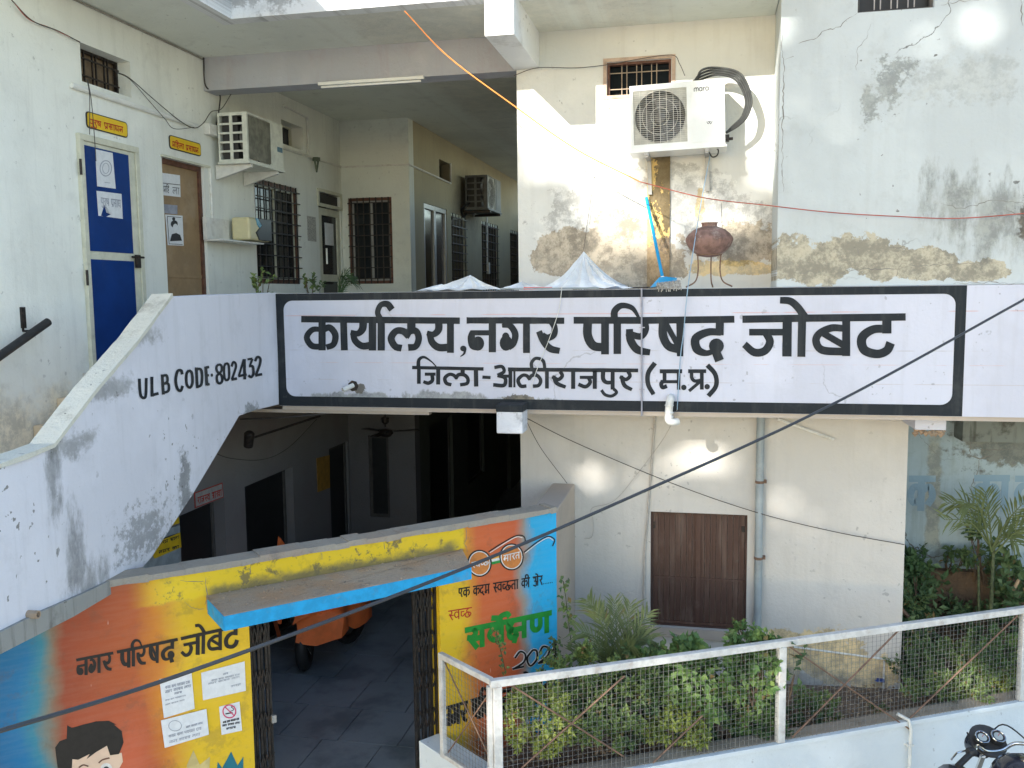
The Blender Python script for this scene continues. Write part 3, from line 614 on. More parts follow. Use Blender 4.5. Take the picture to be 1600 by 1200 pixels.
# border: four straight bars plus rounded inner corners
P = lambda u, v: FS.P(u, v, -.0015)
for a, b, c, d in ((ou0, ou1, iv1, ov1), (ou0, ou1, ov0, iv0), (ou0, iu0, iv0, iv1), (iu1, ou1, iv0, iv1)):
    mb.quad(P(a, c), P(b, c), P(b, d), P(a, d))
r = .085
for cx, cy, sx, sy in ((iu0, iv0, 1, 1), (iu1, iv0, -1, 1), (iu1, iv1, -1, -1), (iu0, iv1, 1, -1)):
    c = (cx+sx*r, cy+sy*r); arc = [(c[0]-sx*r*math.cos(a), c[1]-sy*r*math.sin(a)) for a in [math.pi/2*k/7 for k in range(8)]]
    mb.add([P(cx, cy)]+[P(*q) for q in arc], [(0, i, i+1) for i in range(1, 8)])
obj('border', mb, M_black, S, label='black painted border with rounded inner corners')
for st, lb in ((L_KARYALAY, 'large black word at left of the top line'), (L_NAGAR, 'second large black word of the top line'), (L_PARISHAD, 'third large black word of the top line'), (L_JOBAT, 'last large black word of the top line'), (L_LINE2, 'smaller black second line of lettering')):
    obj('lettering', px_strokes(None, st, FS), M_black, S, label=lb)
mb = MB()
obj('underside_band', MB().box(-3.72, 4.6, 7.455, 7.58, 2.93, 2.963), M_pil, S)

# ================================================================ stair parapet
ST = thing('stair_parapet', 'sloping lavender stair wall painted ULB CODE-802432', 'stair wall', tuple(FP.P(-1.5, 2.5)))
top = [(433, 457), (345, 460), (268, 464), (215, 536), (150, 612), (84, 699), (40, 717), (0, 731), (-160, 790)]
bot = [(-160, 1105), (0, 1022), (110, 965), (190, 918), (212, 900), (238, 870), (300, 775), (340, 708), (374, 650), (400, 641), (436, 632)]
poly = [FP.px(*p) for p in top+bot]
obj('panel', MB().prism(FP, poly, 0, .14), M_stair, ST, bevel=.006)
tp = [FP.px(*p) for p in top[2:]]
mb = MB()
for i in range(len(tp)-1):
    (a, b), (c, d) = tp[i], tp[i+1]
    n = max(3, int(math.hypot(c-a, d-b)/.045))
    for k in range(n):
        p0 = (a+(c-a)*k/n, b+(d-b)*k/n); p1 = (a+(c-a)*(k+1)/n, b+(d-b)*(k+1)/n)
        e0, e1 = [.009+.006*mnoise.noise(Vector((q[0]*11, q[1]*3, 0))) for q in (p0, p1)]
        mb.add([FP.P(p1[0], p1[1], -e1*1.3), FP.P(p0[0], p0[1], -e0*1.3), FP.P(p0[0], p0[1]+.016+e0, -e0), FP.P(p1[0], p1[1]+.016+e1, -e1), FP.P(p1[0], p1[1]+.012+e1, .147), FP.P(p0[0], p0[1]+.012+e0, .147), FP.P(p0[0], p0[1]-.01, .147), FP.P(p1[0], p1[1]-.01, .147)], [(0, 1, 2, 3), (3, 2, 5, 4), (4, 5, 6, 7)])
obj('coping', mb, M_cope, ST, label='weathered cream coping on the sloping top')
gb = [FP.px(*p) for p in ((-160, 1066), (0, 985), (60, 955), (130, 925), (165, 908), (196, 912), (110, 963), (0, 1019), (-160, 1102))]
obj('soffit_band', MB().prism(FP, gb, -.022, .0), M_slabedge, ST, label='stained grey edge band of the stair slab')
u, v = FP.px(52, 960, -.03)
obj('drain_spout', MB().lathe([(.022, -.03), (.022, .03), (.015, .03), (.015, -.02), (.001, -.02)], FP.P(u, v, -.03), 12, tuple(-FP.n)), M_conc, ST)
obj('lettering', px_strokes(None, L_ULB, FP), M_black, ST, label='black characters ULB CODE-802432')
# steps
SS = thing('staircase', 'cement steps between the left wing and the stair wall', 'stairs', (-4.2, 5.0, 2.5))
ys = [6.15, 5.84, 5.58, 5.30, 5.02, 4.74, 4.46]; zs = [3.365, 3.21, 3.04, 2.87, 2.70, 2.53, 2.40]
for i in range(1, len(ys)):
    obj('step', MB().box(-4.748, -3.80+.012*i, ys[i], ys[i-1], zs[i]-.16, zs[i]), M_step, SS, bevel=.012)
obj('landing', MB().box(-4.748, -3.68, 3.0, 4.46, 2.2, 2.385), M_step, SS)

def crack(par, fr, pts, w=.004, mat=None, d=0, name='crack', seed=1):
    rnd = random.Random(seed); P_ = [Vector((*fr.px(x, y, d), 0)) for x, y in pts]; Q = []
    for i in range(len(P_)-1):
        a, b = P_[i], P_[i+1]; n = max(2, int((b-a).length/.025))
        for k in range(n): Q.append(a+(b-a)*k/n+Vector((rnd.uniform(-1, 1), rnd.uniform(-1, 1), 0))*.008)
    Q.append(P_[-1]); mb = MB()
    ws = [w*rnd.uniform(.3, 1.25)*(1-.7*abs(2*i/len(Q)-1)**3) for i in range(len(Q))]
    ribbon(mb, [(q.x, q.y) for q in Q], ws, lambda x, y, dd: fr.P(x, y, d+dd), .0012, curve=False)
    return obj(name, mb, mat or M_crk, par)
M_crk = simple('crack_dark', (.22, .21, .19), .95)  # dark grey brown of the crack lines themselves
for i, (pts, w) in enumerate((([(1338, 22), (1322, 30), (1312, 42), (1285, 50), (1272, 62), (1248, 68)], .006), ([(1470, 318), (1500, 325), (1520, 322), (1548, 312), (1575, 314), (1600, 318)], .005), ([(1570, 322), (1580, 332), (1600, 338)], .007),
        ([(1305, 428), (1340, 420), (1372, 420), (1402, 422), (1400, 432)], .006), ([(1402, 420), (1410, 412), (1440, 416), (1462, 414), (1500, 412), (1530, 412)], .005), ([(1338, 388), (1342, 400)], .004), ([(1360, 38), (1355, 60), (1340, 75), (1338, 110)], .003),
        ([(1222, 50), (1225, 120), (1222, 215), (1224, 300)], .008), ([(1226, 95), (1240, 88)], .003), ([(1490, 443), (1545, 441), (1600, 444)], .006), ([(1470, 8), (1500, 2), (1530, 0)], .004), ([(1595, 0), (1598, 40)], .007), ([(1250, 428), (1275, 421)], .004))):
    crack(B, FR, pts, w, seed=i)
for i, (pts, w) in enumerate((([(1517, 690), (1515, 712), (1522, 714), (1531, 716), (1550, 712)], .012), ([(1531, 716), (1528, 735), (1518, 757), (1519, 775), (1513, 790), (1510, 800)], .009), ([(1519, 700), (1550, 703), (1590, 700)], .006), ([(1420, 662), (1470, 718), (1500, 718)], .003))):
    crack(fw, FO, pts, w, seed=40+i)
# ================================================================ openings of the building
def grille(fr, h, d, nv, nh, par, mat=None, r=.006, double=False, name='grille'):
    mb = MB(); u0, u1, v0, v1 = h
    for i in range(nv):
        u = u0+(u1-u0)*(i+.5)/nv if not double else u0+(u1-u0)*(i+1)/(nv+1)
        for du in ((-.022, .022) if double else (0,)):
            mb.fbox(fr, u+du-r, u+du+r, v0, v1, d, d+2*r)
    for j in range(nh):
        v = v0+(v1-v0)*(j+.5)/nh; mb.fbox(fr, u0, u1, v-r, v+r, d-2*r-.001, d-.001)
    return obj(name, mb, mat or M_iron, par)
def frame_mb(fr, h, w, d0, d1, mb=None):
    u0, u1, v0, v1 = h; mb = mb or MB()
    mb.fbox(fr, u0, u1, v1-w, v1, d0, d1); mb.fbox(fr, u0, u1, v0, v0+w, d0, d1)
    mb.fbox(fr, u0, u0+w, v0+w, v1-w, d0, d1); mb.fbox(fr, u1-w, u1, v0+w, v1-w, d0, d1); return mb
def inset(h, w): return [h[0]+w, h[1]-w, h[2]+w, h[3]-w]
def window(fr, h, w, d, nv, nh, mat, mull=None, glass=None, gd=-.012, panes=2, label=None, r=.006):
    W = obj('window', frame_mb(fr, h, w, d, d+.06), mat, B, bevel=.003, label=label)
    i = inset(h, w); n = panes
    for k in range(n):
        a = i[0]+(i[1]-i[0])*k/n; b = i[0]+(i[1]-i[0])*(k+1)/n
        obj('pane', MB().fbox(fr, a+.012, b-.012, i[2]+.012, i[3]-.012, d+.034, d+.04), glass or M_glass, W)
        if mull: obj('sash', frame_mb(fr, [a, b, i[2], i[3]], .024, d+.022, d+.05), mull, W)
    if nv: grille(fr, i if gd >= 0 else h, d+gd, nv, nh, W, r=r)
    return W
# small barred window high on the left wing
W = obj('window', frame_mb(FL, [6.36, 6.97, 5.64, 5.925], .02, .12, .15), M_iron, B, label='small barred window high on the left wing')
obj('shutter', MB().fbox(FL, 6.36, 6.97, 5.63, 5.925, .165, .18), simple('brown_board', (.22, .16, .1), .7, dirt=.3), W)
grille(FL, [6.37, 6.96, 5.65, 5.92], .115, 3, 2, W, double=True)
window(FL, h_w2, .05, .02, 8, 9, M_brown, M_cream, label='tall barred window with brown frame on the porch', gd=-.03)
window(FF, h_fw, .04, .02, 7, 8, M_brown, M_greyal, label='barred window in the wall facing the street', gd=-.03)
W = obj('window', frame_mb(FL, [h_hi[0], h_hi[1], h_hi[2], h_hi[3]], .02, .15, .18), M_cream, B, label='small dark ventilator above the porch window')
obj('pane', MB().fbox(FL, *h_hi, .185, .19), M_glassb, W)
window(FC, hc1, .045, .01, 5, 9, M_cream, None, gd=-.02, label='first barred window of the corridor'); window(FC, hc2, .045, .01, 7, 9, M_cream, M_brown, gd=-.02, label='second barred window of the corridor'); window(FC, hc3, .045, .01, 6, 9, M_cream, None, gd=-.02, label='farthest window of the corridor')
W = obj('window', frame_mb(FC, hch, .02, .15, .18), M_iron, B); obj('pane', MB().fbox(FC, *hch, .185, .19), M_glass, W)
W = obj('window', frame_mb(FA, h_acw, .022, .03, .09), M_brown, B, label='brown framed barred window behind the air conditioner')
obj('pane', MB().fbox(FA, *h_acw, .12, .125), M_glass, W); grille(FA, inset(h_acw, .02), .05, 3, 2, W, simple('brown_grille', (.33, .26, .19), .6), double=True, r=.0035)
obj('trim', frame_mb(FA, [h_acw[0]-.03, h_acw[1]+.035, h_acw[2], h_acw[3]+.03], .03, -.008, 0), simple('peeling_pink_trim', (.5, .38, .3), .8, dirt=.4), W)
M_dfill = simple('dark_opening_fill', (.018, .018, .018), .5)  # near black fill, the dark of unlit rooms put into its colour
W = obj('window', frame_mb(FR, h_rw, .02, .05, .1), M_dark, B, label='barred window at the top of the right wall')
obj('pane', MB().fbox(FR, *h_rw, .13, .135), M_dfill, W); grille(FR, inset(h_rw, .03), .06, 3, 2, W, simple('grey_grille', (.4, .36, .33), .6), double=True, r=.004)
# cream framed glass door at the porch corner, with name board above
D = obj('door', frame_mb(FL, [10.72, 11.39, 3.37, 5.06], .09, .01, .06), M_cream, B, bevel=.004, label='cream framed dark glass door in the porch corner')
obj('pane', MB().fbox(FL, 10.8, 11.31, 3.4, 4.98, .03, .035), M_glass, D); obj('rail', MB().fbox(FL, 10.81, 11.30, 4.13, 4.22, .012, .055), M_cream, D)
obj('handle', MB().tube([FL.P(10.84, 4.35, -.03), FL.P(10.84, 4.55, -.03)], .012), M_white2, D)
obj('lintel_board', MB().fbox(FL, 10.74, 11.35, 5.09, 5.235, .02, .05), M_blackg, B, label='black name board over the corner door')
obj('trim', frame_mb(FL, [10.66, 11.43, 5.07, 5.29], .04, -.02, 0), M_cream, B)
solo('notice_paper', MB().fbox(FL, 10.93, 11.2, 4.6, 4.88, .022, .026), M_paper, 'white sheet stuck on the dark glass door', 'paper')
D = obj('door', frame_mb(FC, hc_d, .07, .01, .07), M_greyal, B, bevel=.004, label='glazed double door of the corridor')
obj('pane', MB().fbox(FC, 12.13, 12.58, 4.0, 5.14, .04, .045), M_glass, D); obj('pane', MB().fbox(FC, 12.68, 13.13, 4.0, 5.14, .04, .045), M_glassb, D)
obj('panel', MB().fbox(FC, 12.13, 13.13, 3.37, 3.93, .03, .045), M_greyal, D); obj('stile', MB().fbox(FC, 12.58, 12.68, 3.37, 5.14, .015, .06).fbox(FC, 12.13, 12.58, 3.93, 4.0, .015, .06).fbox(FC, 12.68, 13.13, 3.93, 4.0, .015, .06), M_greyal, D)
# ---- blue toilet door
a = FL.px(112, 199); b = FL.px(211, 221)
du0, du1 = FL.px(118, 215)[0], FL.px(211, 221)[0]
dv0, dv1 = 3.372, 5.22
D = obj('door', frame_mb(FL, [du0, du1, dv0, dv1], .05, -.035, 0), M_cream, B, bevel=.004, label='cream framed door with two blue panels')
l0, l1 = du0+.05, du1-.05
q = [FL.px(131, 226, -.03), FL.px(201, 241, -.03), FL.px(142, 392, -.03), FL.px(145, 405, -.03), FL.px(155, 567, -.03)]
bu0, bu1 = q[0][0], q[1][0]+.0
obj('leaf', MB().fbox(FL, l0+.004, l1-.004, dv0+.012, dv1-.052, -.022, 0), M_cream, D, bevel=.003)
obj('blue_panel', MB().fbox(FL, bu0, bu1, q[2][1]+.0, q[0][1], -.0265, -.021), M_blue, D)
obj('blue_panel', MB().fbox(FL, bu0, bu1, q[4][1], q[3][1]-.0, -.0265, -.021), M_blue, D)
hb = FL.px(217, 402, -.05)
obj('bolt', MB().tube([FL.P(hb[0]-.09, hb[1], -.05), FL.P(hb[0]+.07, hb[1], -.05)], .009).fbox(FL, hb[0]-.03, hb[0]+.02, hb[1]-.09, hb[1]+.02, -.055, -.03), M_iron, D)
for vv in (4.05, 4.9): obj('hinge', MB().tube([FL.P(du0-.005, vv, -.035), FL.P(du0-.005, vv+.12, -.035)], .01), M_iron, D)
# ---- tan plywood door
D = obj('door', MB().fbox(FL, h_d2[0]+.045, h_d2[1]-.045, 3.372, h_d2[3]-.045, .05, .085), M_door2, B, label='tan plywood door with paper notices')
obj('frame', frame_mb(FL, [h_d2[0]+.002, h_d2[1]-.002, 3.36, h_d2[3]-.002], .045, .03, .1), M_brown, D)
obj('batten', MB().fbox(FL, h_d2[0]+.05, h_d2[1]-.05, 3.93, 3.97, .04, .05).fbox(FL, h_d2[0]+.05, h_d2[1]-.05, 4.13, 4.16, .043, .05), M_door2, D)
obj('batten', MB().fbox(FL, h_d2[0]-.02, h_d2[1]+.09, h_d2[3], h_d2[3]+.02, -.02, 0), M_cream, B)
# ---- brown slatted shutters downstairs
hs = h_sh
W = obj('window', frame_mb(FA, hs, .018, .04, .1), simple('dark_shutter_frame', (.07, .035, .025), .7), B, label='two brown boarded shutters in the ground storey wall')
mid = (hs[0]+hs[1])/2
for k in range(2):
    a = hs[0]+.02 if k == 0 else mid+.006; b = mid-.006 if k == 0 else hs[1]-.02; n = 8
    for j in range(n):
        x0 = a+(b-a)*j/n; x1 = a+(b-a)*(j+1)/n
        obj('slat', MB().fbox(FA, x0+.002, x1-.002, hs[2]+.02, hs[3]-.02, .066, .08).fbox(FA, x0+.002, x0+.016, hs[2]+.02, hs[3]-.02, .056, .0658), M_shut, W)
    obj('rail', MB().fbox(FA, a, b, 1.335, 1.355, .052, .062), M_shut, W)
    obj('rail', MB().fbox(FA, a, b, hs[2]+.02, hs[2]+.045, .05, .062), M_shut, W)
obj('meeting_bar', MB().fbox(FA, mid-.02, mid+.02, hs[2]+.02, hs[3]-.02, .045, .059), M_shut, W)
obj('hinge', MB().fbox(FA, hs[1]-.045, hs[1]-.02, 1.8, 1.85, .045, .058), M_iron, W); obj('hinge', MB().fbox(FA, hs[0]+.02, hs[0]+.04, 1.8, 1.86, .045, .058), M_iron, W)
obj('lintel_trim', MB().fbox(FA, hs[0]-.03, hs[1]+.05, hs[2]-.09, hs[2]-.002, -.02, .0), M_pil, W)
# ---- ground passage doors: sheets set back, unlit rooms painted near black
def ddoor(fr, h, d, label=None, mat=M_dark):
    o = obj('door', frame_mb(fr, h, .04, d, d+.05), M_dark, B, label=label)
    obj('leaf', MB().fbox(fr, h[0]+.04, h[1]-.04, h[2], h[3]-.04, d+.02, d+.045), mat, o); return o
ddoor(FL, g1, .12, 'dark doorway nearest the entrance', M_dfill); ddoor(FL, g2, .1, 'second dark doorway of the passage', M_dfill); ddoor(FL, g3, .03, 'narrow dark doorway by the passage corner', M_dfill)
ddoor(FF, h_gf, .03, 'dark window at the end of the passage', M_dfill)
for h in ([12.1, 13.3, 0, 2.1], [14.2, 15.3, .8, 2.1], [16.4, 17.5, 0, 2.1]): ddoor(FC, h, .05, None, M_dfill)
# ---- corbels
C1 = solo('corbel', MB().box(-1.685, -1.462, 7.22, 7.438, 2.79, 3.03), plaster('stained_corbel', (.7, .72, .76), FA, grime=.8, grime_col=(.2, .2, .2), specks=1), 'small stained block jutting out below the middle of the sign wall', 'corbel', bevel=.012)
obj('black_band', MB().box(-1.689, -1.458, 7.216, 7.4385, 2.97, 3.034), M_black, C1, bevel=.01)
u0 = PY(1430, 655, 7.62); u1 = PY(1478, 682, 7.62)
C2 = thing('corbel', 'broken white beam end below the right end of the sign', 'corbel', (u0.x, 7.62, 2.8))
obj('block', MB().box(u0.x, u1.x, 7.62, 9.28, 2.83, 2.962), M_sign, C2, bevel=.004)
mb = MB()
random.seed(3)
for k in range(26):
    x = u0.x+random.random()*(u1.x-u0.x); s = .012+random.random()*.02
    mb.lathe([(0.001, -s), (s, 0), (.001, s*.8)], (x, 7.635+random.random()*.05, 2.825-random.random()*.03), 5)
obj('rubble', mb, M_conc, C2, kind='stuff'); 
# ================================================================ entrance wall (gate wall) with mural
ua = FG.px(390, 1000)[0]; ub = FG.px(687, 950)[0]; uL = -5.6; ZT = 2.212; ZC = 2.035
GW = thing('entrance_wall', 'diagonal entrance wall painted in blue, orange and yellow bands', 'wall', tuple(FG.P(-2, 0)))
def mural():
    k = N('painted_mural'); uv, u, v, P = pos_uv(k, FG)
    n = k.noise(P, 2.2, 4, .6); x = k.math('ADD', u, k.math('MULTIPLY', k.math('SUBTRACT', n, .5), .16))
    stops = [(-60, (.002, .09, .24)), (25, (.004, .15, .34)), (50, (.03, .21, .30)), (68, (.17, .19, .16)), (78, (.24, .13, .08)), (92, (.29, .055, .02)), (150, (.36, .075, .022)), (212, (.44, .10, .025)), (246, (.62, .22, .02)), (270, (.68, .36, .02)), (292, (.74, .48, .012)),
             (715, (.76, .50, .012)), (735, (.66, .25, .03)), (752, (.60, .13, .035)), (805, (.55, .11, .035)), (818, (.30, .26, .22)), (832, (.02, .38, .68)), (868, (.01, .42, .80))]
    us = [(FG.px(a, 950)[0], c) for a, c in stops]; lo = us[0][0]; hi = us[-1][0]
    cr = k.n('ShaderNodeValToRGB'); k.l(k.ramp(x, lo, hi), cr.inputs[0])
    # linear map instead of smooth
    cr.inputs[0].links[0].from_node.interpolation_type = 'LINEAR'
    e = cr.color_ramp.elements
    while len(e) > 1: e.remove(e[0])
    for i, (a, c) in enumerate(us):
        t = (a-lo)/(hi-lo)
        q = e[0] if i == 0 else e.new(t)
        q.position = t; q.color = (*c, 1)
    c = cr.outputs[0]
    # brighter, redder flames low on the left part
    m = k.math('MULTIPLY', k.ramp(v, .95, 1.65, 1, 0), k.ramp(u, FG.px(75, 950)[0], FG.px(110, 950)[0]))
    m = k.math('MULTIPLY', m, k.ramp(u, FG.px(190, 950)[0], FG.px(250, 950)[0], 1, 0))
    c = k.mix(k.math('MULTIPLY', m, .75), c, (.62, .13, .06))
    # yellow runs along the whole top band
    ym = k.math('MULTIPLY', k.ramp(k.math('ADD', v, k.math('MULTIPLY', k.noise(P, 9, 5), .06)), ZC+.02, ZC+.045), k.math('MULTIPLY', k.ramp(u, ua-.75, ua-.45), k.ramp(u, FG.px(722, 900)[0], FG.px(730, 900)[0], 1, 0)))
    c = k.mix(ym, c, (.78, .55, .012))
    c = k.mix(k.math('MULTIPLY', ym, k.ramp(k.noise(P, 7, 9, .75), .56, .68, 0, .85)), c, (.14, .12, .06))
    br = k.n('ShaderNodeMapping'); br.inputs['Scale'].default_value = (3, 22, 1); k.l(uv, br.inputs[0])
    c = k.mix(k.ramp(k.noise(br.outputs[0], 1.6, 5, .6), .3, .75, 0, .07), c, k.mix(.5, c, (.62, .52, .42)))
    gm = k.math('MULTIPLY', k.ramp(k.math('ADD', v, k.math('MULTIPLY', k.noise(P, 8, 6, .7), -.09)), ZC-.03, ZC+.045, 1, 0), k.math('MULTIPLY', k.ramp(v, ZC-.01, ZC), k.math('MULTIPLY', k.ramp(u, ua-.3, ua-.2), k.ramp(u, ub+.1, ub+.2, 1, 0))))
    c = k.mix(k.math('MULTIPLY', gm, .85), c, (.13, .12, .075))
    n2 = k.noise(P, 6, 8, .7)
    c = k.mix(k.math('MULTIPLY', k.ramp(n2, .55, .75), .45), c, k.mix(.6, c, (.12, .08, .05)))
    mp = k.n('ShaderNodeMapping'); mp.inputs['Scale'].default_value = (26, 3.2, 1); k.l(uv, mp.inputs[0])
    c = k.mix(k.math('MULTIPLY', k.ramp(k.noise(mp.outputs[0], 1, 3, .6), .84, .9), .7), c, (.72, .5, .42))
    k.l(c, k.b.inputs['Base Color']); k.b.inputs['Roughness'].default_value = .62; k.bump(k.math('ADD', n2, k.noise(P, 35, 4)), .18, .01)
    return k.m
M_mural = mural()
obj('panel', wall_mb(FG, uL, 0, 0, ZT, .16, [[ua, ub, 0, 1.93]]), M_mural, GW, label='mural face with the gateway')
# uneven grey coping pieces
random.seed(11); mb = MB(); x = uL
while x < -.005:
    w = min(.09+random.random()*.14, -x); hh = .018+random.random()*.012; e = .008+random.random()*.01
    mb.add([FG.P(x, ZT-.008-random.random()*.012, -e), FG.P(x+w, ZT-.008-random.random()*.012, -e), FG.P(x+w, ZT+hh, -e*.4), FG.P(x, ZT+hh, -e*.4), FG.P(x, ZT-.01, .17), FG.P(x+w, ZT-.01, .17), FG.P(x+w, ZT+hh, .168), FG.P(x, ZT+hh, .168)],
           [(0, 1, 2, 3), (5, 4, 7, 6), (3, 2, 6, 7), (0, 4, 5, 1), (1, 5, 6, 2), (0, 3, 7, 4)]); x += w
obj('coping', mb, M_concg, GW, label='rough grey cement coping')
c0 = FG.px(322, 935)[0]; c1 = FG.px(724, 862)[0]
cp = [PZ(325, 936, ZC), PZ(350, 962, ZC), PZ(736, 884, ZC), PZ(722, 858, ZC)]
bk = [FG.P(c1, ZC, .0), FG.P(c0, ZC, .0)]
lo = [Vector((p.x, p.y, 1.945)) for p in cp+bk]; hi = [Vector((p.x, p.y, ZC)) for p in cp+bk]
can = obj('canopy', MB().hull(lo, hi), M_conc, GW, bevel=.006, label='rough canopy slab over the gateway')
mb = MB()
F1 = cp[:3]
for i in range(2):
    a, b = F1[i], F1[i+1]; t = (b-a); t.z = 0; t.normalize(); n = Vector((t.y, -t.x, 0))*.006
    lo = [a+n, b+n, b, a]; mb.hull([Vector((p.x, p.y, 1.94)) for p in lo], [Vector((p.x, p.y, ZC-.004)) for p in lo])
M_sky = simple('sky_blue_edge_paint', (.012, .33, .66), .75, var=.12, dirt=.35, dirt_col=(.2, .27, .3), scale=14, bump=.4)
obj('edge_paint', mb, M_sky, can, label='sky blue painted front edge of the canopy')
mb = MB(); random.seed(31)
for k in range(150):
    a_, b_ = random.random(), random.random()**1.5; p = (bk[1]*(1-a_)+bk[0]*a_)*(1-b_)+(cp[1]*(1-a_)+cp[2]*a_)*b_; q = random.uniform(.003, .011)
    mb.lathe([(.001, 0), (q, q*.3), (q*.7, q*.9), (.001, q)], (p.x, p.y, ZC-.001), 5)
obj('grit', mb, M_conc, can, kind='stuff')
# end pilaster returning to the building
solo('return_wall', MB().box(-1.36, -1.155, 7.02, 8.088, 0, 2.2), M_pil, 'low buff wall joining the mural wall to the building', 'wall', bevel=.008)
# --- lettering on the mural
def gmap(strokes, X0, X1, A, Bp, hpx, y0=500., y1=555.):
    out = []
    for s in strokes:
        def q(p): t = (p[0]-X0)/(X1-X0); return (A[0]+(Bp[0]-A[0])*t, A[1]+(Bp[1]-A[1])*t+(p[1]-y0)/(y1-y0)*hpx)
        sc = hpx/(y1-y0)
        if s[0] == 'b': c = q((s[1], s[2])); out.append(('b', c[0], c[1], s[3]*sc*.9, s[4]*sc))
        else: out.append((s[0], [q(p) for p in s[1]], [w*sc*.85 for w in s[2]] if isinstance(s[2], (list, tuple)) else s[2]*sc*.85))
    return out
NP = L_NAGAR+L_PARISHAD+L_JOBAT
obj('lettering', px_strokes(None, gmap(NP, 729, 1415, (119, 1031), (379, 979), 29), FG), M_blackg, GW, label='black town council name on the orange mural')
obj('lettering', px_strokes(None, gmap(NP, 729, 1415, (692, 1107), (868, 1056), 33), FG), M_blackg, GW, label='black letters partly hidden by the railing')
mb = MB(); text_px(mb, 'E k _ k d m _ s- v c- C t A _ k+I _ O+e r . . . . . .'.replace('E', 'Q'), FG, (716, 920), (864, 897), 15, 2.1); obj('lettering', mb, M_blackg, GW, label='thin black slogan under the painted spectacles')
mb = MB(); text_px(mb, 's- v c- C', FG, (700, 955), (737, 949), 15, 1.8); obj('lettering', mb, M_redp, GW, label='thin red brown word')
mb = MB(); text_px(mb, 's v+eR K N', FG, (726, 985), (862, 957), 32, 9); obj('lettering', mb, M_green, GW, label='bold green word on the mural')
D24 = [('c', [(804, 1028), (812, 1018), (820, 1022), (818, 1034), (802, 1045)], 3), ('l', [(800, 1045), (818, 1041)], 3), ('c', [(832, 1015), (823, 1028), (828, 1040), (838, 1030), (838, 1017), (832, 1015)], 3),
       ('c', [(842, 1020), (848, 1010), (857, 1013), (855, 1024), (841, 1036)], 3), ('l', [(840, 1036), (854, 1033)], 3), ('l', [(868, 1006), (858, 1026)], 2.6), ('l', [(857, 1026), (872, 1022)], 2.6), ('l', [(868, 1005), (867, 1030)], 3)]
obj('lettering', px_strokes(None, [(a, b, w+2.2) for a, b, w in D24], FG, .002), M_wht, GW, label='white outline of the year 2024')
obj('lettering', px_strokes(None, D24, FG, .006), M_blackg, GW, label='black year 2024')
# spectacles
def ring(cx, cy, rx, ry, w): return ('c', [(cx+rx*math.cos(2*math.pi*k/14), cy+ry*math.sin(2*math.pi*k/14)) for k in range(15)], w)
for (cx, cy, wd_) in ((749, 880, 's- v c- C'), (799, 869, 'B A r t')):
    c = FG.px(cx, cy); mb = MB(); px_strokes(mb, [('b', cx, cy, 17, 19)], FG, .001); obj('lens', mb, simple('lens_orange', (.62, .22, .05), .6), GW)
mb = MB(); px_strokes(mb, [ring(749, 880, 18, 20, 2.4), ring(799, 870, 18, 20, 2.4)], FG, .003)
px_strokes(mb, [('c', [(763, 862), (785, 848), (806, 837), (818, 838), (821, 848)], 1.8), ('c', [(818, 863), (840, 846), (856, 838), (866, 843), (863, 853)], 1.8)], FG, .004); obj('spectacles', mb, M_blackg, GW, label='black outline of the painted spectacles')
mb = MB(); px_strokes(mb, [ring(749, 880, 16.3, 18.3, 1.4), ring(799, 870, 16.3, 18.3, 1.4), ('c', [(765, 863.5), (787, 849.5), (806, 839), (816, 840)], 1.2), ('c', [(820, 864), (841, 848), (856, 840), (864, 844)], 1.2)], FG, .0035); obj('spectacles', mb, M_wht, GW, label='white inner line of the painted spectacles')
for dy, mt in ((-4, (.7, .35, .05)), (0, (.75, .75, .72)), (4, (.02, .3, .05))):
    mb = MB(); px_strokes(mb, [('l', [(768, 876+dy), (781, 873+dy)], 4.2)], FG, .002+.001*(dy+4)/4); obj('bridge_stripe', mb, simple('stripe%d' % dy if 0 else 'stripe_paint', mt, .6), GW)
mb = MB(); text_px(mb, 's- v c- C', FG, (736, 879), (764, 873), 9, 1.6, .005); obj('lettering', mb, M_wht, GW); mb = MB(); text_px(mb, 'B A r t', FG, (786, 868), (812, 862), 10, 1.6, .005); obj('lettering', mb, M_wht, GW)
# painted boy and lotus leaves at the bottom (generic)
def poly_px(pts, lift): mb = MB(); mb.add([FG.P(*FG.px(*p), -lift) for p in pts], [tuple(range(len(pts)))]); return mb
hair = [(90, 1200), (86, 1168), (93, 1158), (104, 1154), (105, 1133), (112, 1137), (130, 1132), (150, 1127), (170, 1126), (182, 1132), (178, 1132), (190, 1142), (193, 1160), (186, 1178), (172, 1180), (167, 1165), (150, 1175), (135, 1186), (140, 1178), (122, 1187), (113, 1186), (112, 1205)]
face = [(110, 1240), (112, 1183), (140, 1165), (168, 1155), (176, 1178), (190, 1176), (192, 1190), (184, 1205), (180, 1240)]
obj('painted_face', poly_px(face, .001), simple('skin_paint', (.72, .52, .38), .6, var=.05), GW, label='painted face of a black haired boy')
obj('painted_hair', poly_px(hair, .002), M_blackg, GW)
mb = MB(); px_strokes(mb, [('c', [(154, 1192), (160, 1187), (171, 1184)], 2.2), ('c', [(123, 1199), (130, 1195), (138, 1197)], 2.2)], FG, .003); obj('painted_brows', mb, M_brown, GW)
mb = MB(); px_strokes(mb, [('b', 166, 1200, 9, 8)], FG, .0025); obj('painted_eye', mb, M_wht, GW); mb = MB(); px_strokes(mb, [('b', 166, 1203, 5, 6)], FG, .004); obj('painted_pupil', mb, M_inkk, GW)
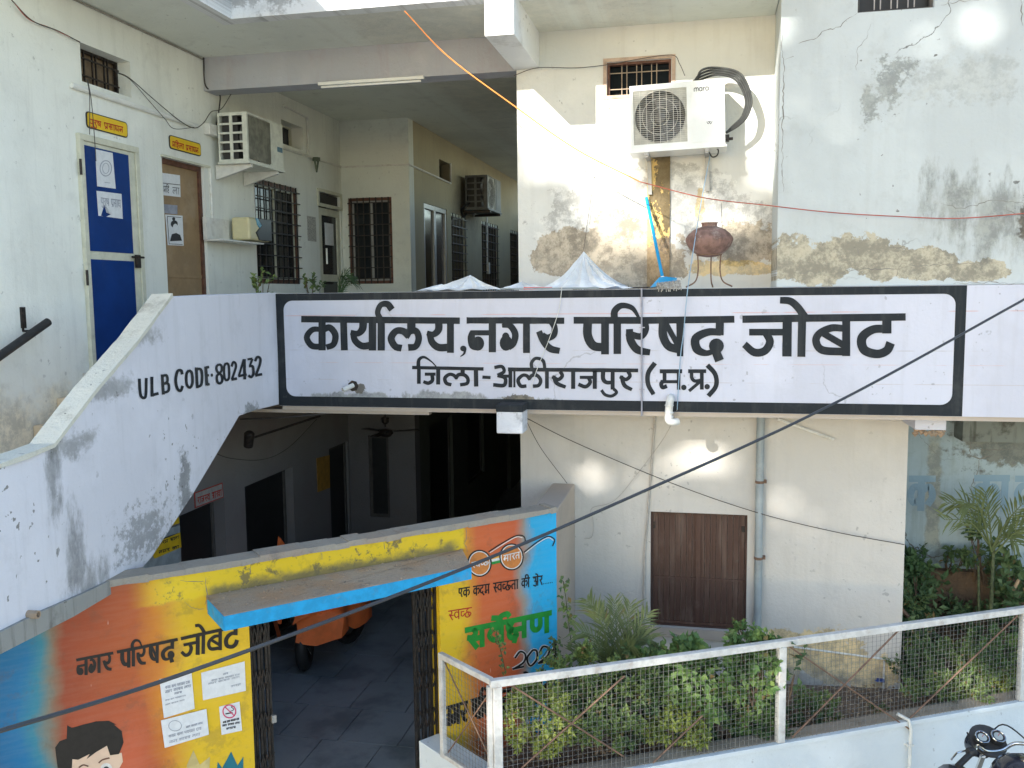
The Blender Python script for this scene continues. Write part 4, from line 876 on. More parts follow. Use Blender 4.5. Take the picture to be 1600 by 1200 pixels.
obj('painted_leaf', poly_px([(335, 1240), (340, 1190), (347, 1200), (361, 1174), (371, 1196), (380, 1182), (380, 1200), (372, 1240)], .002), simple('teal_paint', (.01, .15, .2), .6), GW, label='painted teal lotus leaves')
obj('painted_leaf', poly_px([(290, 1240), (292, 1195), (302, 1172), (312, 1195), (328, 1182), (325, 1240)], .0015), simple('beige_paint', (.6, .48, .2), .6), GW, label='painted beige lotus leaves')
for i, (pts, w) in enumerate((([(726, 818), (729, 835), (726, 848), (730, 862)], .005), ([(283, 905), (300, 910), (318, 908)], .005), ([(322, 902), (320, 915), (324, 930), (320, 945)], .005), ([(286, 940), (300, 948), (318, 951)], .003), ([(392, 880), (391, 895)], .005), ([(500, 862), (503, 874)], .004), ([(600, 845), (601, 858)], .004))):
    crack(GW, FG, pts, w, seed=90+i)
# papers on the mural
def paper(name, pts, fr, lab, lines=(), cat='paper', mat=None, d=.004):
    q = [fr.px(*p) for p in pts]; t = thing(name, lab, cat, tuple(fr.P(q[0][0], q[0][1], -d)))
    obj('sheet', MB().prism(fr, q, -d, -d+.0012), mat or M_paper, t)
    if lines:
        for txt, A, Bp, h, w, mt in lines:
            mb = MB(); text_px(mb, txt, fr, A, Bp, h, w, d+.0015); obj('writing', mb, mt, t)
    return t
W1 = 'k r m _ s l A _ p v r n t _ d A y'; W2 = 'n m r _ k A s v _ l g A'
paper('notice_paper', [(249, 1061), (299, 1050), (304, 1107), (256, 1122)], FG, 'tall white notice taped on the mural below the black name', [(W1, (258, 1072), (296, 1063), 4, .7, M_ink), (W2, (258, 1079), (298, 1069), 4, .8, M_ink), ('n m s', (272, 1082), (284, 1079), 3, .7, M_ink), (W1, (258, 1093), (290, 1085), 2, .4, M_ink), (W2, (258, 1100), (288, 1092), 2, .4, M_ink)])
t = paper('notice_paper', [(251, 1125), (322, 1107), (326, 1147), (257, 1168)], FG, 'white handwritten sheet overlapping the tall notice', [(W2, (290, 1134), (316, 1127), 3, .6, M_ink), (W1, (263, 1148), (314, 1135), 4, .6, M_ink), (W2, (264, 1157), (312, 1144), 4, .6, M_ink)], d=.008)
mb = MB(); px_strokes(mb, [ring(273, 1133, 10, 8, .8)], FG, .011); obj('writing', mb, M_ink, t)
paper('notice_paper', [(314, 1051), (382, 1033), (384, 1079), (317, 1094)], FG, 'square white notice at the top right beside the folding gate', [('n m s', (348, 1052), (356, 1050), 2.5, .5, M_ink), (W1, (330, 1062), (374, 1052), 2.5, .5, M_ink), (W2, (325, 1067), (374, 1056), 2.5, .5, M_ink), ('k r m', (360, 1071), (376, 1067), 3, .5, M_ink)])
t = paper('no_smoking_sign', [(342, 1104), (374, 1096), (378, 1141), (346, 1148)], FG, 'small white no smoking sign with a red ring', [(W1, (348, 1127), (373, 1121), 3, .7, M_inkk), (W2, (347, 1132), (374, 1127), 3, .7, M_inkk), ('k r m s', (353, 1137), (368, 1134), 3, .7, M_inkk)], 'sign')
mb = MB(); px_strokes(mb, [ring(358, 1111, 10, 10, 1.8), ('l', [(351, 1104), (366, 1118)], 1.6)], FG, .007); obj('ring', mb, simple('pink_red_print', (.6, .05, .14), .6), t)
mb = MB(); px_strokes(mb, [('l', [(352, 1115), (363, 1113)], 2), ('c', [(360, 1111), (365, 1108), (361, 1104), (366, 1103)], 1.1)], FG, .0055); obj('cigarette', mb, M_inkk, t)
# folding gate leaves
def fold(u0, u1, lab, n):
    t = thing('folding_gate', lab, 'gate', tuple(FG.P(u0, 0, .06)))
    for k in range(n):
        u = u0+(u1-u0)*k/(n-1); d = .05+.02*(k % 2)
        obj('upright', MB().fbox(FG, u-.008, u+.008, .02, 1.9, d, d+.022), M_iron, t)
    mb = MB(); zz = .1
    while zz < 1.8:
        for k in range(n-1):
            a = u0+(u1-u0)*k/(n-1); b = u0+(u1-u0)*(k+1)/(n-1)
            mb.tube([FG.P(a, zz, .045), FG.P(b, zz+.14, .045)], .005, 4); mb.tube([FG.P(b, zz, .047), FG.P(a, zz+.14, .047)], .005, 4)
        zz += .3
    obj('lattice', mb, M_iron, t, kind='stuff'); return t
t = fold(ua+.02, FG.px(427, 1150, .05)[0], 'black folding gate leaf pushed to the left jamb', 6)
lk = FG.px(428, 1122, .03); obj('lock', MB().fbox(FG, lk[0]-.015, lk[0]+.015, lk[1]-.03, lk[1]+.02, .02, .045), M_greyal, t)
fold(FG.px(648, 1000, .05)[0], ub-.012, 'black folding gate leaf pushed to the right jamb', 7)
# ================================================================ railing on the white boundary wall
LP = PZ(690, 1020, 1.4); LR = (Vector((LP.x, LP.y, 0))-Vector((RC.x, RC.y, 0))); sl_ = LR.length
FQ = Fr(LP.x, LP.y, math.degrees(math.atan2(-LR.y, -LR.x)))   # side run from the gate to the corner
BW = thing('garden_wall', 'low white boundary wall under the mesh railing', 'wall', (RC.x, RC.y, 0))
bt = FT.px(1222, 1158)[1]
obj('panel', MB().fbox(FT, -.02, 6.5, 0, bt-.045, 0, .12), M_white, BW, bevel=.004)
obj('ledge', MB().fbox(FT, -.04, 6.5, bt-.042, bt-.006, -.024, .02), M_white, BW, bevel=.003)
obj('ledge', MB().fbox(FT, -.04, 6.5, bt-.042, bt-.004, .021, .15), plaster('dusty_ledge', (.36, .30, .23), FT, grime=.6, grime_col=(.2, .15, .1), specks=1), BW)
obj('panel', MB().fbox(FQ, -.32, sl_-.03, 0, bt-.006, 0, .2), M_white, BW, bevel=.004, label='short side run of the white wall')
RL = thing('mesh_railing', 'white framed wire mesh railing around the plants', 'railing', (RC.x, RC.y, bt))
rt_ = 1.4; uE = FT.px(1598, 1000)[0]; uM = FT.px(1221, 1050)[0]
obj('top_rail', MB().fbox(FT, -.03, 6.4, rt_-.05, rt_, -.02, .03), M_rail, RL, bevel=.004)
obj('top_rail', MB().fbox(FQ, -.02, sl_-.03, rt_-.04, rt_, -.02, .02), M_rail, RL, bevel=.004)
obj('bottom_rail', MB().fbox(FQ, 0, sl_-.03, bt, bt+.03, -.015, .015), M_rail, RL)
for u in (0.02, uM, uE+.01, uE+1.5):
    obj('post', MB().fbox(FT, u-.03, u+.03, bt-.003, rt_-.051, -.021, .028), M_rail, RL, bevel=.004)
obj('post', MB().fbox(FT, -.045, -.012, bt-.004, rt_-.05, -.0, .04), M_rail, RL, bevel=.003)
obj('post', MB().fbox(FQ, -.02, .02, bt-.003, rt_-.041, -.018, .018), M_rail, RL, bevel=.003)
def meshwire(fr, u0, u1, v0, v1, st, d, par):
    st = .036; mb = MB(); r = .001; k = u0; i = 0
    while k < u1:
        j0, j1 = random.uniform(-.004, .004), random.uniform(-.004, .004); mb.hull([fr.P(k+j0-r, v0, d-r), fr.P(k+j0+r, v0, d-r), fr.P(k+j0+r, v0, d+r), fr.P(k+j0-r, v0, d+r)], [fr.P(k+j1-r, v1, d-r), fr.P(k+j1+r, v1, d-r), fr.P(k+j1+r, v1, d+r), fr.P(k+j1-r, v1, d+r)]); k += st
    k = v0+st/2
    while k < v1:
        nseg = max(2, int((u1-u0)/.12)); mb.tube([fr.P(u0+(u1-u0)*q/nseg, k+random.uniform(-.003, .003), d-2.2*r) for q in range(nseg+1)], r, 4); k += st
    return obj('wire_mesh', mb, M_mesh, par, kind='stuff')
meshwire(FT, .05, uM-.03, bt, rt_-.05, .030, 0, RL); meshwire(FT, uM+.03, uE-.02, bt, rt_-.05, .030, 0, RL); meshwire(FT, uE+.04, uE+1.47, bt, rt_-.05, .03, 0, RL); meshwire(FQ, .02, sl_-.05, bt+.02, rt_-.04, .028, 0, RL)
def rod(fr, A, Bp, par=RL, r=.0065, d=-.012):
    a = fr.px(*A, d); b = fr.px(*Bp, d); return obj('brace', MB().tube([fr.P(a[0], a[1], d), fr.P(b[0], b[1], d)], r, 6), M_rust, par)
rod(FT, (815, 1200), (976, 1056)); rod(FT, (795, 1068), (975, 1182)); rod(FT, (1020, 1192), (1098, 1118)); rod(FT, (1238, 1152), (1405, 984)); rod(FT, (1230, 1008), (1425, 1142)); rod(FT, (1422, 1122), (1590, 962))
rod(FQ, (695, 1035), (768, 1190), r=.006); rod(FQ, (700, 1176), (767, 1080), r=.005)
# ================================================================ air conditioners
def circ(r, n=28, cx=0, cz=0): return [(cx+r*math.cos(2*math.pi*k/n), cz+r*math.sin(2*math.pi*k/n)) for k in range(n)]
def aircon(lab, loc, rotz, tilt, w, h, d, fan=True, endgrid=False, mat=None):
    """local: x width, front at y=0 looking to -y, z up, origin bottom left front"""
    mat = mat or M_white2; L = Fr(0, 0, 0)
    t = thing('air_conditioner', lab, 'air conditioner', loc, 'outdoor air conditioner units', (0, tilt, rotz))
    fw_ = w*.6; cx = fw_/2+.015; cz = h*.5; s = min(fw_, h)*.475
    # body: shell with a square recess for the fan
    mb = MB(); r0 = [cx-s, cx+s, cz-s, cz+s]
    wall_mb(L, 0, w, 0, h, .02, [r0], mb); mb.box(0, .012, .0202, d, 0, h) if not endgrid else None
    if endgrid:
        g = []; 
        for a in range(2):
            for b in range(5): g.append([d*(.10+.44*a), d*(.10+.44*a)+d*.34, h*(.05+.185*b), h*(.05+.185*b)+h*.145])
        FE = Fr(0, d, -90)   # end face x=0, u from back to front
        wall_mb(Fr(0, 0, 90), .0202, d, 0, h, -.012, [[x[0]+.02, min(x[1]+.02, d-.01), x[2], x[3]] for x in g], mb)
    mb.box(w-.012, w, .0202, d, 0, h); mb.box(.0122, w-.0122, .0202, d, h-.012, h); mb.box(.0122, w-.0122, .0202, d, 0, .012); mb.box(.0122, w-.0122, d-.012, d-.001, .0122, h-.0122)
    obj('body', mb, mat, t, local=True)
    obj('inside', MB().box(.04, w-.04, .12, d-.03, .03, h-.03), M_acdark, t, local=True)
    obj('base_tray', MB().box(-.012, w+.012, -.018, d+.01, -.02, -.002), mat, t, local=True)
    # shroud ring
    mb = MB(); c = circ(s*.97, 32, cx, cz); mb.add([(x, .012, z) for x, z in c]+[(x, .1, z) for x, z in c], [(i, (i+1) % 32, 32+(i+1) % 32, 32+i) for i in range(32)])
    obj('shroud', mb, M_fan, t, local=True)
    # corner plate
    mb = MB(); sq = []
    for i in range(32):
        a = 2*math.pi*i/32; m_ = max(abs(math.cos(a)), abs(math.sin(a))); sq.append((cx+s*math.cos(a)/m_, cz+s*math.sin(a)/m_))
    mb.add([(x, .0125, z) for x, z in c]+[(x, .0125, z) for x, z in sq], [(i, (i+1) % 32, 32+(i+1) % 32, 32+i) for i in range(32)])
    obj('corner_plate', mb, simple('ac_plate', (.5, .5, .45), .6, dirt=.3), t, local=True)
    mb = MB()
    for b in range(3):
        a0 = 2*math.pi*b/3+.5
        pts = []
        for k in range(6):
            a = a0+k*.28; pts.append((a, .05*s, s*.9))
        mb.add([(cx+.2*s*math.cos(a), .05+.01*k, cz+.2*s*math.sin(a)) for k, (a, _, _) in enumerate(pts)]+[(cx+r*math.cos(a), .045+.016*k, cz+r*math.sin(a)) for k, (a, _, r) in enumerate(pts)], [(i, i+1, 7+i, 6+i) for i in range(5)])
    obj('fan', mb, M_fan, t, local=True); obj('hub', MB().lathe([(.001, 0), (s*.2, .005), (s*.22, .04), (s*.22, .09)], (cx, .03, cz), 16, (0, 1, 0)), M_fan, t, local=True)
    mb = MB(); z = cz-s
    while z < cz+s: mb.box(cx-s, cx+s, .003, .006, z-.0012, z+.0012); z += .0165
    for k in range(9): x = cx-s+2*s*k/8; mb.box(x-.002, x+.002, -.0005, .0028, cz-s, cz+s)
    for r in (s*.33, s*.66, s*.95): mb.add([(x, -.002, zz) for x, zz in circ(r, 32, cx, cz)]+[(x, -.002, zz) for x, zz in circ(r+.003, 32, cx, cz)], [(i, (i+1) % 32, 32+(i+1) % 32, 32+i) for i in range(32)])
    obj('fan_guard', mb, simple('guard_wire', (.62, .61, .54), .5), t, local=True)
    obj('side_panel', MB().box(fw_+.045, w-.02, -.004, -.0005, .03, h-.02), mat, t, local=True, bevel=.002)
    return t
A1 = aircon('white air conditioner with round fan grille on the sunlit wall', PY(986, 236, 7.7), 0, math.radians(-1.6), .765, .525, .3)
L0 = Fr(0, 0, 0); W1_, H1_ = .765, .525
def lm(x, z, d): return Vector((x, d, z))
def lw(strokes, x0, z0, sc, w, lab=None):
    mb = MB(); strokes_mb([(a, [(p[0]*sc, p[1]*sc) for p in b], w) for a, b, c in [(s[0], s[1], 0) for s in strokes]], lambda x, y, d: Vector((x0+x, -.005+d, z0-y)), .0005, .00015, mb); return mb
mara = [('c', [(0, 1), (0, .3), (.35, .1), (.5, .4), (.5, 1)]), ('c', [(.5, .4), (.7, .1), (1., .3), (1., 1)]), ('c', [(1.9, .25), (1.5, .1), (1.25, .5), (1.5, 1), (1.9, .8)]), ('l', [(1.92, .1), (1.92, 1)]),
        ('l', [(2.25, .15), (2.25, 1)]), ('c', [(2.25, .5), (2.45, .18), (2.7, .15)]), ('c', [(3.5, .25), (3.1, .1), (2.85, .5), (3.1, 1), (3.5, .8)]), ('l', [(3.52, .1), (3.52, 1)])]
obj('lettering', lw(mara, .525, .47, .032, .0055), M_inkk, A1, local=True, label='small black word mara on the side panel')
obj('emblem', lw([('c', [(0, 0), (.5, .8), (1, .2)]), ('c', [(1, .2), (1.4, .9), (2, 0)]), ('l', [(.4, 0), (1.5, 0)])], .62, .19, .022, .004), M_inkk, A1, local=True)
for x in (.11, .60):
    obj('bracket', MB().box(x, x+.035, -.01, .37, -.045, -.021).box(x, x+.035, .345, .37, -.33, -.0455).box(x+.004, x+.03, .0, .02, -.06, -.0455), M_greyal, A1, local=True)
mb = MB()
for k in range(4):
    o = k*.014; mb.tube(cat_rom([(.42+o*3, .2, .53), (.58, .2-.04*k, .575+o), (.72, .19, .60+o*1.3), (.86+o, .17, .54+o), (.935+o*1.1, .14, .38), (.91+o, .12, .24), (.83+o, .12, .16), (.775, .12, .11)], 6), .0095, 8)
obj('hose', mb, simple('black_foam_hose', (.035, .038, .036), .75, var=.3), A1, smooth=True, local=True)
obj('drain_loop', MB().tube(cat_rom([(.63, .1, -.03), (.66, .1, -.08), (.7, .1, -.07), (.71, .1, -.03), (.69, .1, -.01)], 5), .006, 6), M_rub, A1, local=True)
obj('valve', MB().box(.765, .80, .08, .16, .04, .09).lathe([(.012, 0), (.012, .03)], (.8, .12, .06), 8, (1, 0, 0)), M_iron, A1, local=True)
# second unit, on the left wing wall, front faces +X. local x -> world +Y
M_oldac = simple('old_white_enamel', (.66, .68, .60), .5, var=.1, dirt=.3, dirt_col=(.35, .33, .25))
A2 = aircon('old white air conditioner with louvred end on the porch wall', (-4.35, 8.19, 5.26), math.radians(90), 0, .76, .47, .31, endgrid=True, mat=M_oldac)
obj('dirty_cover', MB().box(.02, .47, -.006, -.003, .03, .44), simple('dusty_mesh_cover', (.2, .2, .16), .8, var=.3, scale=9), A2, local=True)
obj('label', MB().box(.62, .73, -.008, -.0045, .18, .23), simple('blue_label', (.02, .12, .2), .5), A2, local=True)
for x in (.05, .6): obj('bracket', MB().hull([(x, .0, -.05), (x+.04, .0, -.05), (x+.04, .38, -.16), (x, .38, -.16)], [(x, .0, -.022), (x+.04, .0, -.022), (x+.04, .38, -.022), (x, .38, -.022)]), M_pvc, A2, local=True)
A3 = aircon('dim weathered air conditioner far down the upper corridor', (-3.36, 14.0, 5.29), math.radians(90), 0, .95, .52, .36, endgrid=True, mat=simple('dim_grimy_enamel', (.13, .14, .14), .6, dirt=.5))  # corridor shade put into the enamel's dark base, with dirt over it
for x in (.1, .8): obj('bracket', MB().box(x, x+.04, -.02, .42, -.06, -.022), M_iron, A3, local=True)
obj('hose', MB().tube(cat_rom([(.05, .3, .1), (-.03, .42, .0), (.1, .42, -.12), (.2, .4, -.05)], 5), .018, 6), M_rub, A3, local=True)
solo('conduit', MB().tube([(-3.79, 15.7, 4.35), (-3.79, 15.7, 5.9)], .016, 6).box(-3.8, -3.75, 15.66, 15.75, 4.3, 4.5), M_pvc, 'vertical conduit below the far air conditioner', 'conduit')
# ================================================================ small fixtures
u0 = PY(498, 131, 8.11); u1 = PY(663, 124, 8.11)
t = thing('white_tube', 'unlit white tube light under the mauve beam', 'light', ((u0.x+u1.x)/2, 8.10, 5.92))
obj('batten', MB().box(u0.x, u1.x, 8.085, 8.118, 5.905, 5.935), M_white2, t, bevel=.004); obj('tube', MB().tube([(u0.x+.03, 8.10, 5.89), (u1.x-.03, 8.10, 5.89)], .011, 8), M_white2, t)
a = FL.px(108, 133); b = FL.px(332, 206)
solo('white_tube', MB().tube([FL.P(a[0], a[1], -.02), FL.P(7.95, b[1]+.0, -.02)], .022, 8), M_white2, 'long white conduit on the left wing wall above the toilet doors', 'light')  # conduit along the wall, not a lamp
b = FL.px(326, 203)
solo('junction_box', MB().fbox(FL, b[0]-.1, b[0]+.12, b[1]-.06, b[1]+.05, -.07, 0), M_pvc, 'cream junction box beside the old air conditioner', 'box', bevel=.01)
a = FL.px(437, 243)[1]
solo('conduit', MB().tube([FL.P(9.3, 5.63, -.015), FL.P(11.44, 5.645, -.015), FF.P(-3.79, 5.64, -.02), FC.P(13.4, 5.62, -.015), FC.P(13.4, 5.92, -.015)], .014, 6), M_pvc, 'thin horizontal conduit running round the porch walls', 'conduit')
solo('conduit', MB().tube([FL.P(10.42, 5.66, -.015), FL.P(10.42, 6.1, -.015), FL.P(9.8, 6.12, -.015)], .014, 6).lathe([(.001, 0), (.02, .01), (.02, .03)], FL.P(9.75, 6.08, -.05), 8), M_pvc, 'conduit with a bulb holder beside the ventilator', 'conduit')
sp = FL.P(10.55, 5.6, -.06)
solo('wall_speaker', MB().tube([sp+Vector((0, 0, .04)), sp+Vector((0, 0, 0))], .05, 8).tube([sp+Vector((0, -.05, 0)), sp+Vector((0, 0, -.13)), sp+Vector((0, .05, 0))], .012, 6), simple('dull_green', (.12, .15, .1), .6), 'small dark fixture hanging on the porch conduit', 'fixture')
# voltage stabiliser on a bracket
t = thing('voltage_stabiliser', 'cream and black box with a blue window on the wall bracket', 'stabiliser', (-4.6, 8.4, 4.5))
q = [PX(376, 332, -4.52), PX(404, 333, -4.52), PX(419, 335, -4.52)]
yb = q[0].y; ye = q[2].y; ym = yb+.35
obj('body', MB().box(-4.70, -4.50, yb+.13, ye, 4.52, 4.75), simple('cream_plastic', (.66, .60, .36), .4, var=.05), t, bevel=.02)
obj('dark_end', MB().prism(Fr(-4.50, 0, 90), [(ye-.26, 4.525), (ye+.01, 4.525), (ye+.01, 4.75), (ye-.28, 4.75), (ye-.2, 4.68), (ye-.33, 4.6)], -.008, .205), simple('black_plastic', (.02, .02, .02), .35), t, bevel=.006)
obj('display', MB().prism(Fr(-4.50, 0, 90), [(yb+.26, 4.745), (yb+.44, 4.745), (yb+.40, 4.68), (yb+.35, 4.64), (yb+.29, 4.68)], -.006, 0), simple('blue_display', (.01, .22, .38), .2), t)
obj('bracket', MB().fbox(FL, yb-.32, yb+.1, 4.50, 4.72, -.04, -.0).fbox(FL, yb-.32, ye-.1, 4.49, 4.505, -.22, -.01), M_pvc, t)
solo('conduit', MB().tube([FL.P(8.15, 5.2, -.012), FL.P(8.15, 4.72, -.012)], .014, 6), M_pvc, 'short conduit down to the stabiliser', 'conduit')
# name boards over the toilet doors
def board(c, lab, txt, A, Bp, h, w):
    q = [FL.px(*p) for p in c]; t = thing('name_board', lab, 'sign', tuple(FL.P(q[0][0], q[3][1], 0)))
    us = [a[0] for a in q]; vs = [a[1] for a in q]; u0, u1, v0, v1 = min(us), max(us), (vs[2]+vs[3])/2, (vs[0]+vs[1])/2
    obj('edge', MB().prism(FL, rnd_poly(u0, u1, v0, v1, .03), -.010, -.001), M_inkk, t); obj('panel', MB().prism(FL, rnd_poly(u0+.008, u1-.008, v0+.008, v1-.008, .025), -.012, -.0101), M_yel, t)
    mb = MB(); text_px(mb, txt, FL, A, Bp, h, w, .0135); obj('lettering', mb, M_redp, t); return t
board([(133, 175), (197, 190), (197, 215), (135, 200)], 'yellow sign with red lettering over the blue door', 'p+u r+u S _ p+P s A D n'.replace('D', 'w'), (137, 186), (190, 199), 9, 1.7)
board([(263, 211), (312, 224), (311, 244), (264, 232)], 'yellow sign with red lettering over the tan door', 'm h+i l A _ p+P s A w n', (267, 221), (308, 232), 8, 1.5)
# papers on doors
def dpaper(pts, lab, d=-.03): return paper('notice_paper', pts, FL, lab, d=-d)
for o in (('white sheet with a round stamp on the blue door', [(149, 233), (176, 239), (181, 295), (152, 291)], None), ('torn white sheet with black lettering on the blue door', [(151, 298), (190, 303), (192, 342), (154, 337)], None)):
    q = [FL.px(*p, -.03) for p in o[1]]; t = thing('notice_paper', o[0], 'paper', tuple(FL.P(q[0][0], q[0][1], -.03)))
    obj('sheet', MB().prism(FL, q, -.0295, -.028), M_paper, t)
    if 'stamp' in o[0]:
        mb = MB(); px_strokes(mb, [ring(165, 263, 9, 12, 1.2), ring(165, 263, 5, 8, .8), ('l', [(163, 285), (172, 286)], .8)], FL, .002, -.029); obj('print', mb, M_ink, t)
    else:
        mb = MB(); text_px(mb, 'p+u r+u S', FL, (157, 309), (170, 311), 11, 1.1, .002, -.029); text_px(mb, 'p+P s A w', FL, (173, 311), (188, 313), 12, 1.1, .002, -.029); obj('print', mb, M_ink, t)
        obj('tear', MB().prism(FL, [FL.px(*p, -.03) for p in ((158, 337), (163, 320), (166, 332), (173, 335), (165, 339))], -.031, -.0298), M_blue, t)
        obj('curl', MB().add([FL.P(*FL.px(*p, -.03), -e) for p, e in (((164, 321), .03), ((166, 332), .06), ((173, 334), .05))], [(0, 1, 2)]), M_paper, t)
for lab, pts, kind in (('white sheet with black lettering high on the tan door', [(253, 270), (281, 274), (282, 308), (255, 305)], 0), ('small torn grey sheet on the tan door', [(256, 319), (277, 321), (277, 335), (257, 333)], 1), ('framed drawing of a woman with a hair bun on the tan door', [(258, 335), (285, 337), (287, 384), (262, 383)], 2)):
    q = [FL.px(*p, .048) for p in pts]; t = thing('notice_paper', lab, 'picture' if kind == 2 else 'paper', tuple(FL.P(q[0][0], q[0][1], .048)))
    obj('sheet', MB().prism(FL, q, .0465, .0485), M_paper if kind != 1 else M_ink, t)
    if kind == 0:
        mb = MB(); px_strokes(mb, [('l', [(254, 286), (281, 289)], 1)], FL, .002, .0465); text_px(mb, 'm h+i', FL, (255, 291), (264, 292), 9, 1., .002, .0465); text_px(mb, 'l A', FL, (269, 293), (280, 294), 10, 1., .002, .0465); obj('print', mb, M_inkk, t)
    if kind == 2:
        mb = MB(); px_strokes(mb, [('l', [(261, 338), (283, 340)], .8), ('l', [(261, 338), (264, 381)], .8), ('l', [(264, 381), (285, 382)], .8)], FL, .002, .0465)
        mb.add([FL.P(*FL.px(*p, .0465), .0435) for p in ((265, 377), (268, 366), (275, 364), (281, 367), (284, 376))], [(0, 1, 2, 3, 4)])
        px_strokes(mb, [('b', 272, 350, 5.5, 6), ('b', 271, 342, 2.5, 2.5)], FL, .0025, .0465); obj('print', mb, M_inkk, t)
        mb = MB(); px_strokes(mb, [('b', 273.5, 356, 4, 6.5)], FL, .0032, .0465); obj('print_face', mb, M_paper, t)
# notice print on the porch wall, sign over passage door, posters
solo('wall_notice', MB().fbox(FL, 10.35, 10.6, 4.62, 4.92, -.003, 0), simple('grey_print', (.45, .44, .4), .8, var=.35, scale=60), 'faint grey printed notice between the window and the corner door', 'notice')
t = thing('door_sign', 'white board with red lettering over the dark passage door', 'sign', tuple(FL.P(7.75, 1.95)))
q = [FL.px(*p) for p in ((303, 770), (347, 754), (349, 777), (304, 794))]; obj('edge', MB().prism(FL, q, -.004, -.001), M_redp, t)
q2 = [(q[0][0]+.015, q[0][1]-.01), (q[1][0]-.015, q[1][1]-.01), (q[2][0]-.015, q[2][1]+.01), (q[3][0]+.015, q[3][1]+.01)]; obj('panel', MB().prism(FL, q2, -.006, -.0042), simple('board_pale', (.42, .39, .36), .7), t)
mb = MB(); text_px(mb, 'r A j s- v _ X A kh A', FL, (307, 778), (345, 765), 10, 1.7, .008); obj('lettering', mb, M_redp, t)
t = thing('notice_board', 'yellow and black banner with printed lines behind the stair wall', 'banner', tuple(FL.P(7.2, 1.6)))
def fl(p, d=-.02): return FL.px(p[0], p[1], d)
obj('panel', MB().prism(FL, [fl(p) for p in ((215, 845), (281, 820), (284, 925), (205, 945))], -.02, -.01), simple('banner_pale', (.36, .42, .44), .7), t)
obj('band', MB().prism(FL, [fl(p) for p in ((225, 850), (281, 832), (282, 851), (225, 870))], -.022, -.0201), M_inkk, t)
for a in (((225, 828), (279, 808), (280, 817), (225, 838)), ((230, 853), (281, 832), (283, 855), (241, 873))): obj('band', MB().prism(FL, [fl(p) for p in a], -.0235, -.0222), M_yel, t)
mb = MB(); text_px(mb, 'k r m _ s l A', FL, (246, 848), (279, 837), 4.5, 1.1, .005, -.02); text_px(mb, 'n m r _ k A', FL, (247, 861), (279, 852), 4.5, 1.2, .005, -.02); obj('lettering', mb, M_inkk, t)
solo('poster', MB().prism(FL, [FL.px(*p) for p in ((494, 716), (514, 711), (515, 762), (496, 769))], -.008, -.001), simple('ochre_poster', (.42, .22, .035), .7), 'ochre yellow poster on the passage wall', 'poster')
# ceiling fan in the ground passage
c = PY(602, 655, 10.6); FY = 10.6; t = thing('ceiling_fan', 'dark ceiling fan hanging in the ground floor passage', 'fan', (c.x, FY, c.z))
obj('rod', MB().tube([(c.x, FY, 3.22), (c.x, FY, c.z-.1)], .012, 6).lathe([(.05, 0), (.045, -.06), (.02, -.08)], (c.x, FY, c.z+.02), 12), M_iron, t)
obj('motor', MB().lathe([(.001, 0), (.08, -.02), (.1, -.06), (.06, -.1), (.001, -.11)], (c.x, FY, c.z-.12), 16), M_iron, t, smooth=True)
for k in range(3):
    a = k*2.094+.5; d = Vector((math.cos(a), math.sin(a), 0)); n = Vector((-d.y, d.x, 0)); cc = Vector((c.x, FY, c.z-.16))
    obj('blade', MB().hull([cc+d*.1-n*.04, cc+d*.42-n*.06, cc+d*.42+n*.06, cc+d*.1+n*.04], [p+Vector((0, 0, .006)) for p in (cc+d*.1-n*.04, cc+d*.42-n*.06, cc+d*.42+n*.06, cc+d*.1+n*.04)]), M_iron, t)
c = PX(389, 686, -4.3); t = thing('ceiling_speaker', 'small dark spotlight on an arm under the sign wall', 'lamp', tuple(c))
obj('head', MB().lathe([(.001, -.09), (.045, -.08), (.05, .06), (.03, .08)], c, 12, (.3, -.3, 1)), M_iron, t); obj('arm', MB().tube([c, PX(500, 650, -3.9)], .012, 6), M_iron, t)
solo('strip_light', MB().box(-4.3, -2.35, 7.48, 7.56, 2.90, 2.928), M_pil, 'long beige batten fixed under the sign wall', 'batten')
# black handrail on the left wing wall
a = PX(75, 503, -4.65); b = PX(0, 556, -4.65); d = (b-a)
t = thing('handrail', 'black tube handrail on the left wing wall', 'handrail', tuple(a))
obj('tube', MB().tube([a, a+d*1.5], .03, 14), M_rub, t, smooth=True)
p = a+d*.28; obj('bracket', MB().tube([p, p+Vector((-.1, 0, 0)), p+Vector((-.1, 0, .1))], .011, 6).box(-4.752, -4.735, p.y-.02, p.y+.02, p.z+.02, p.z+.17), M_iron, t)
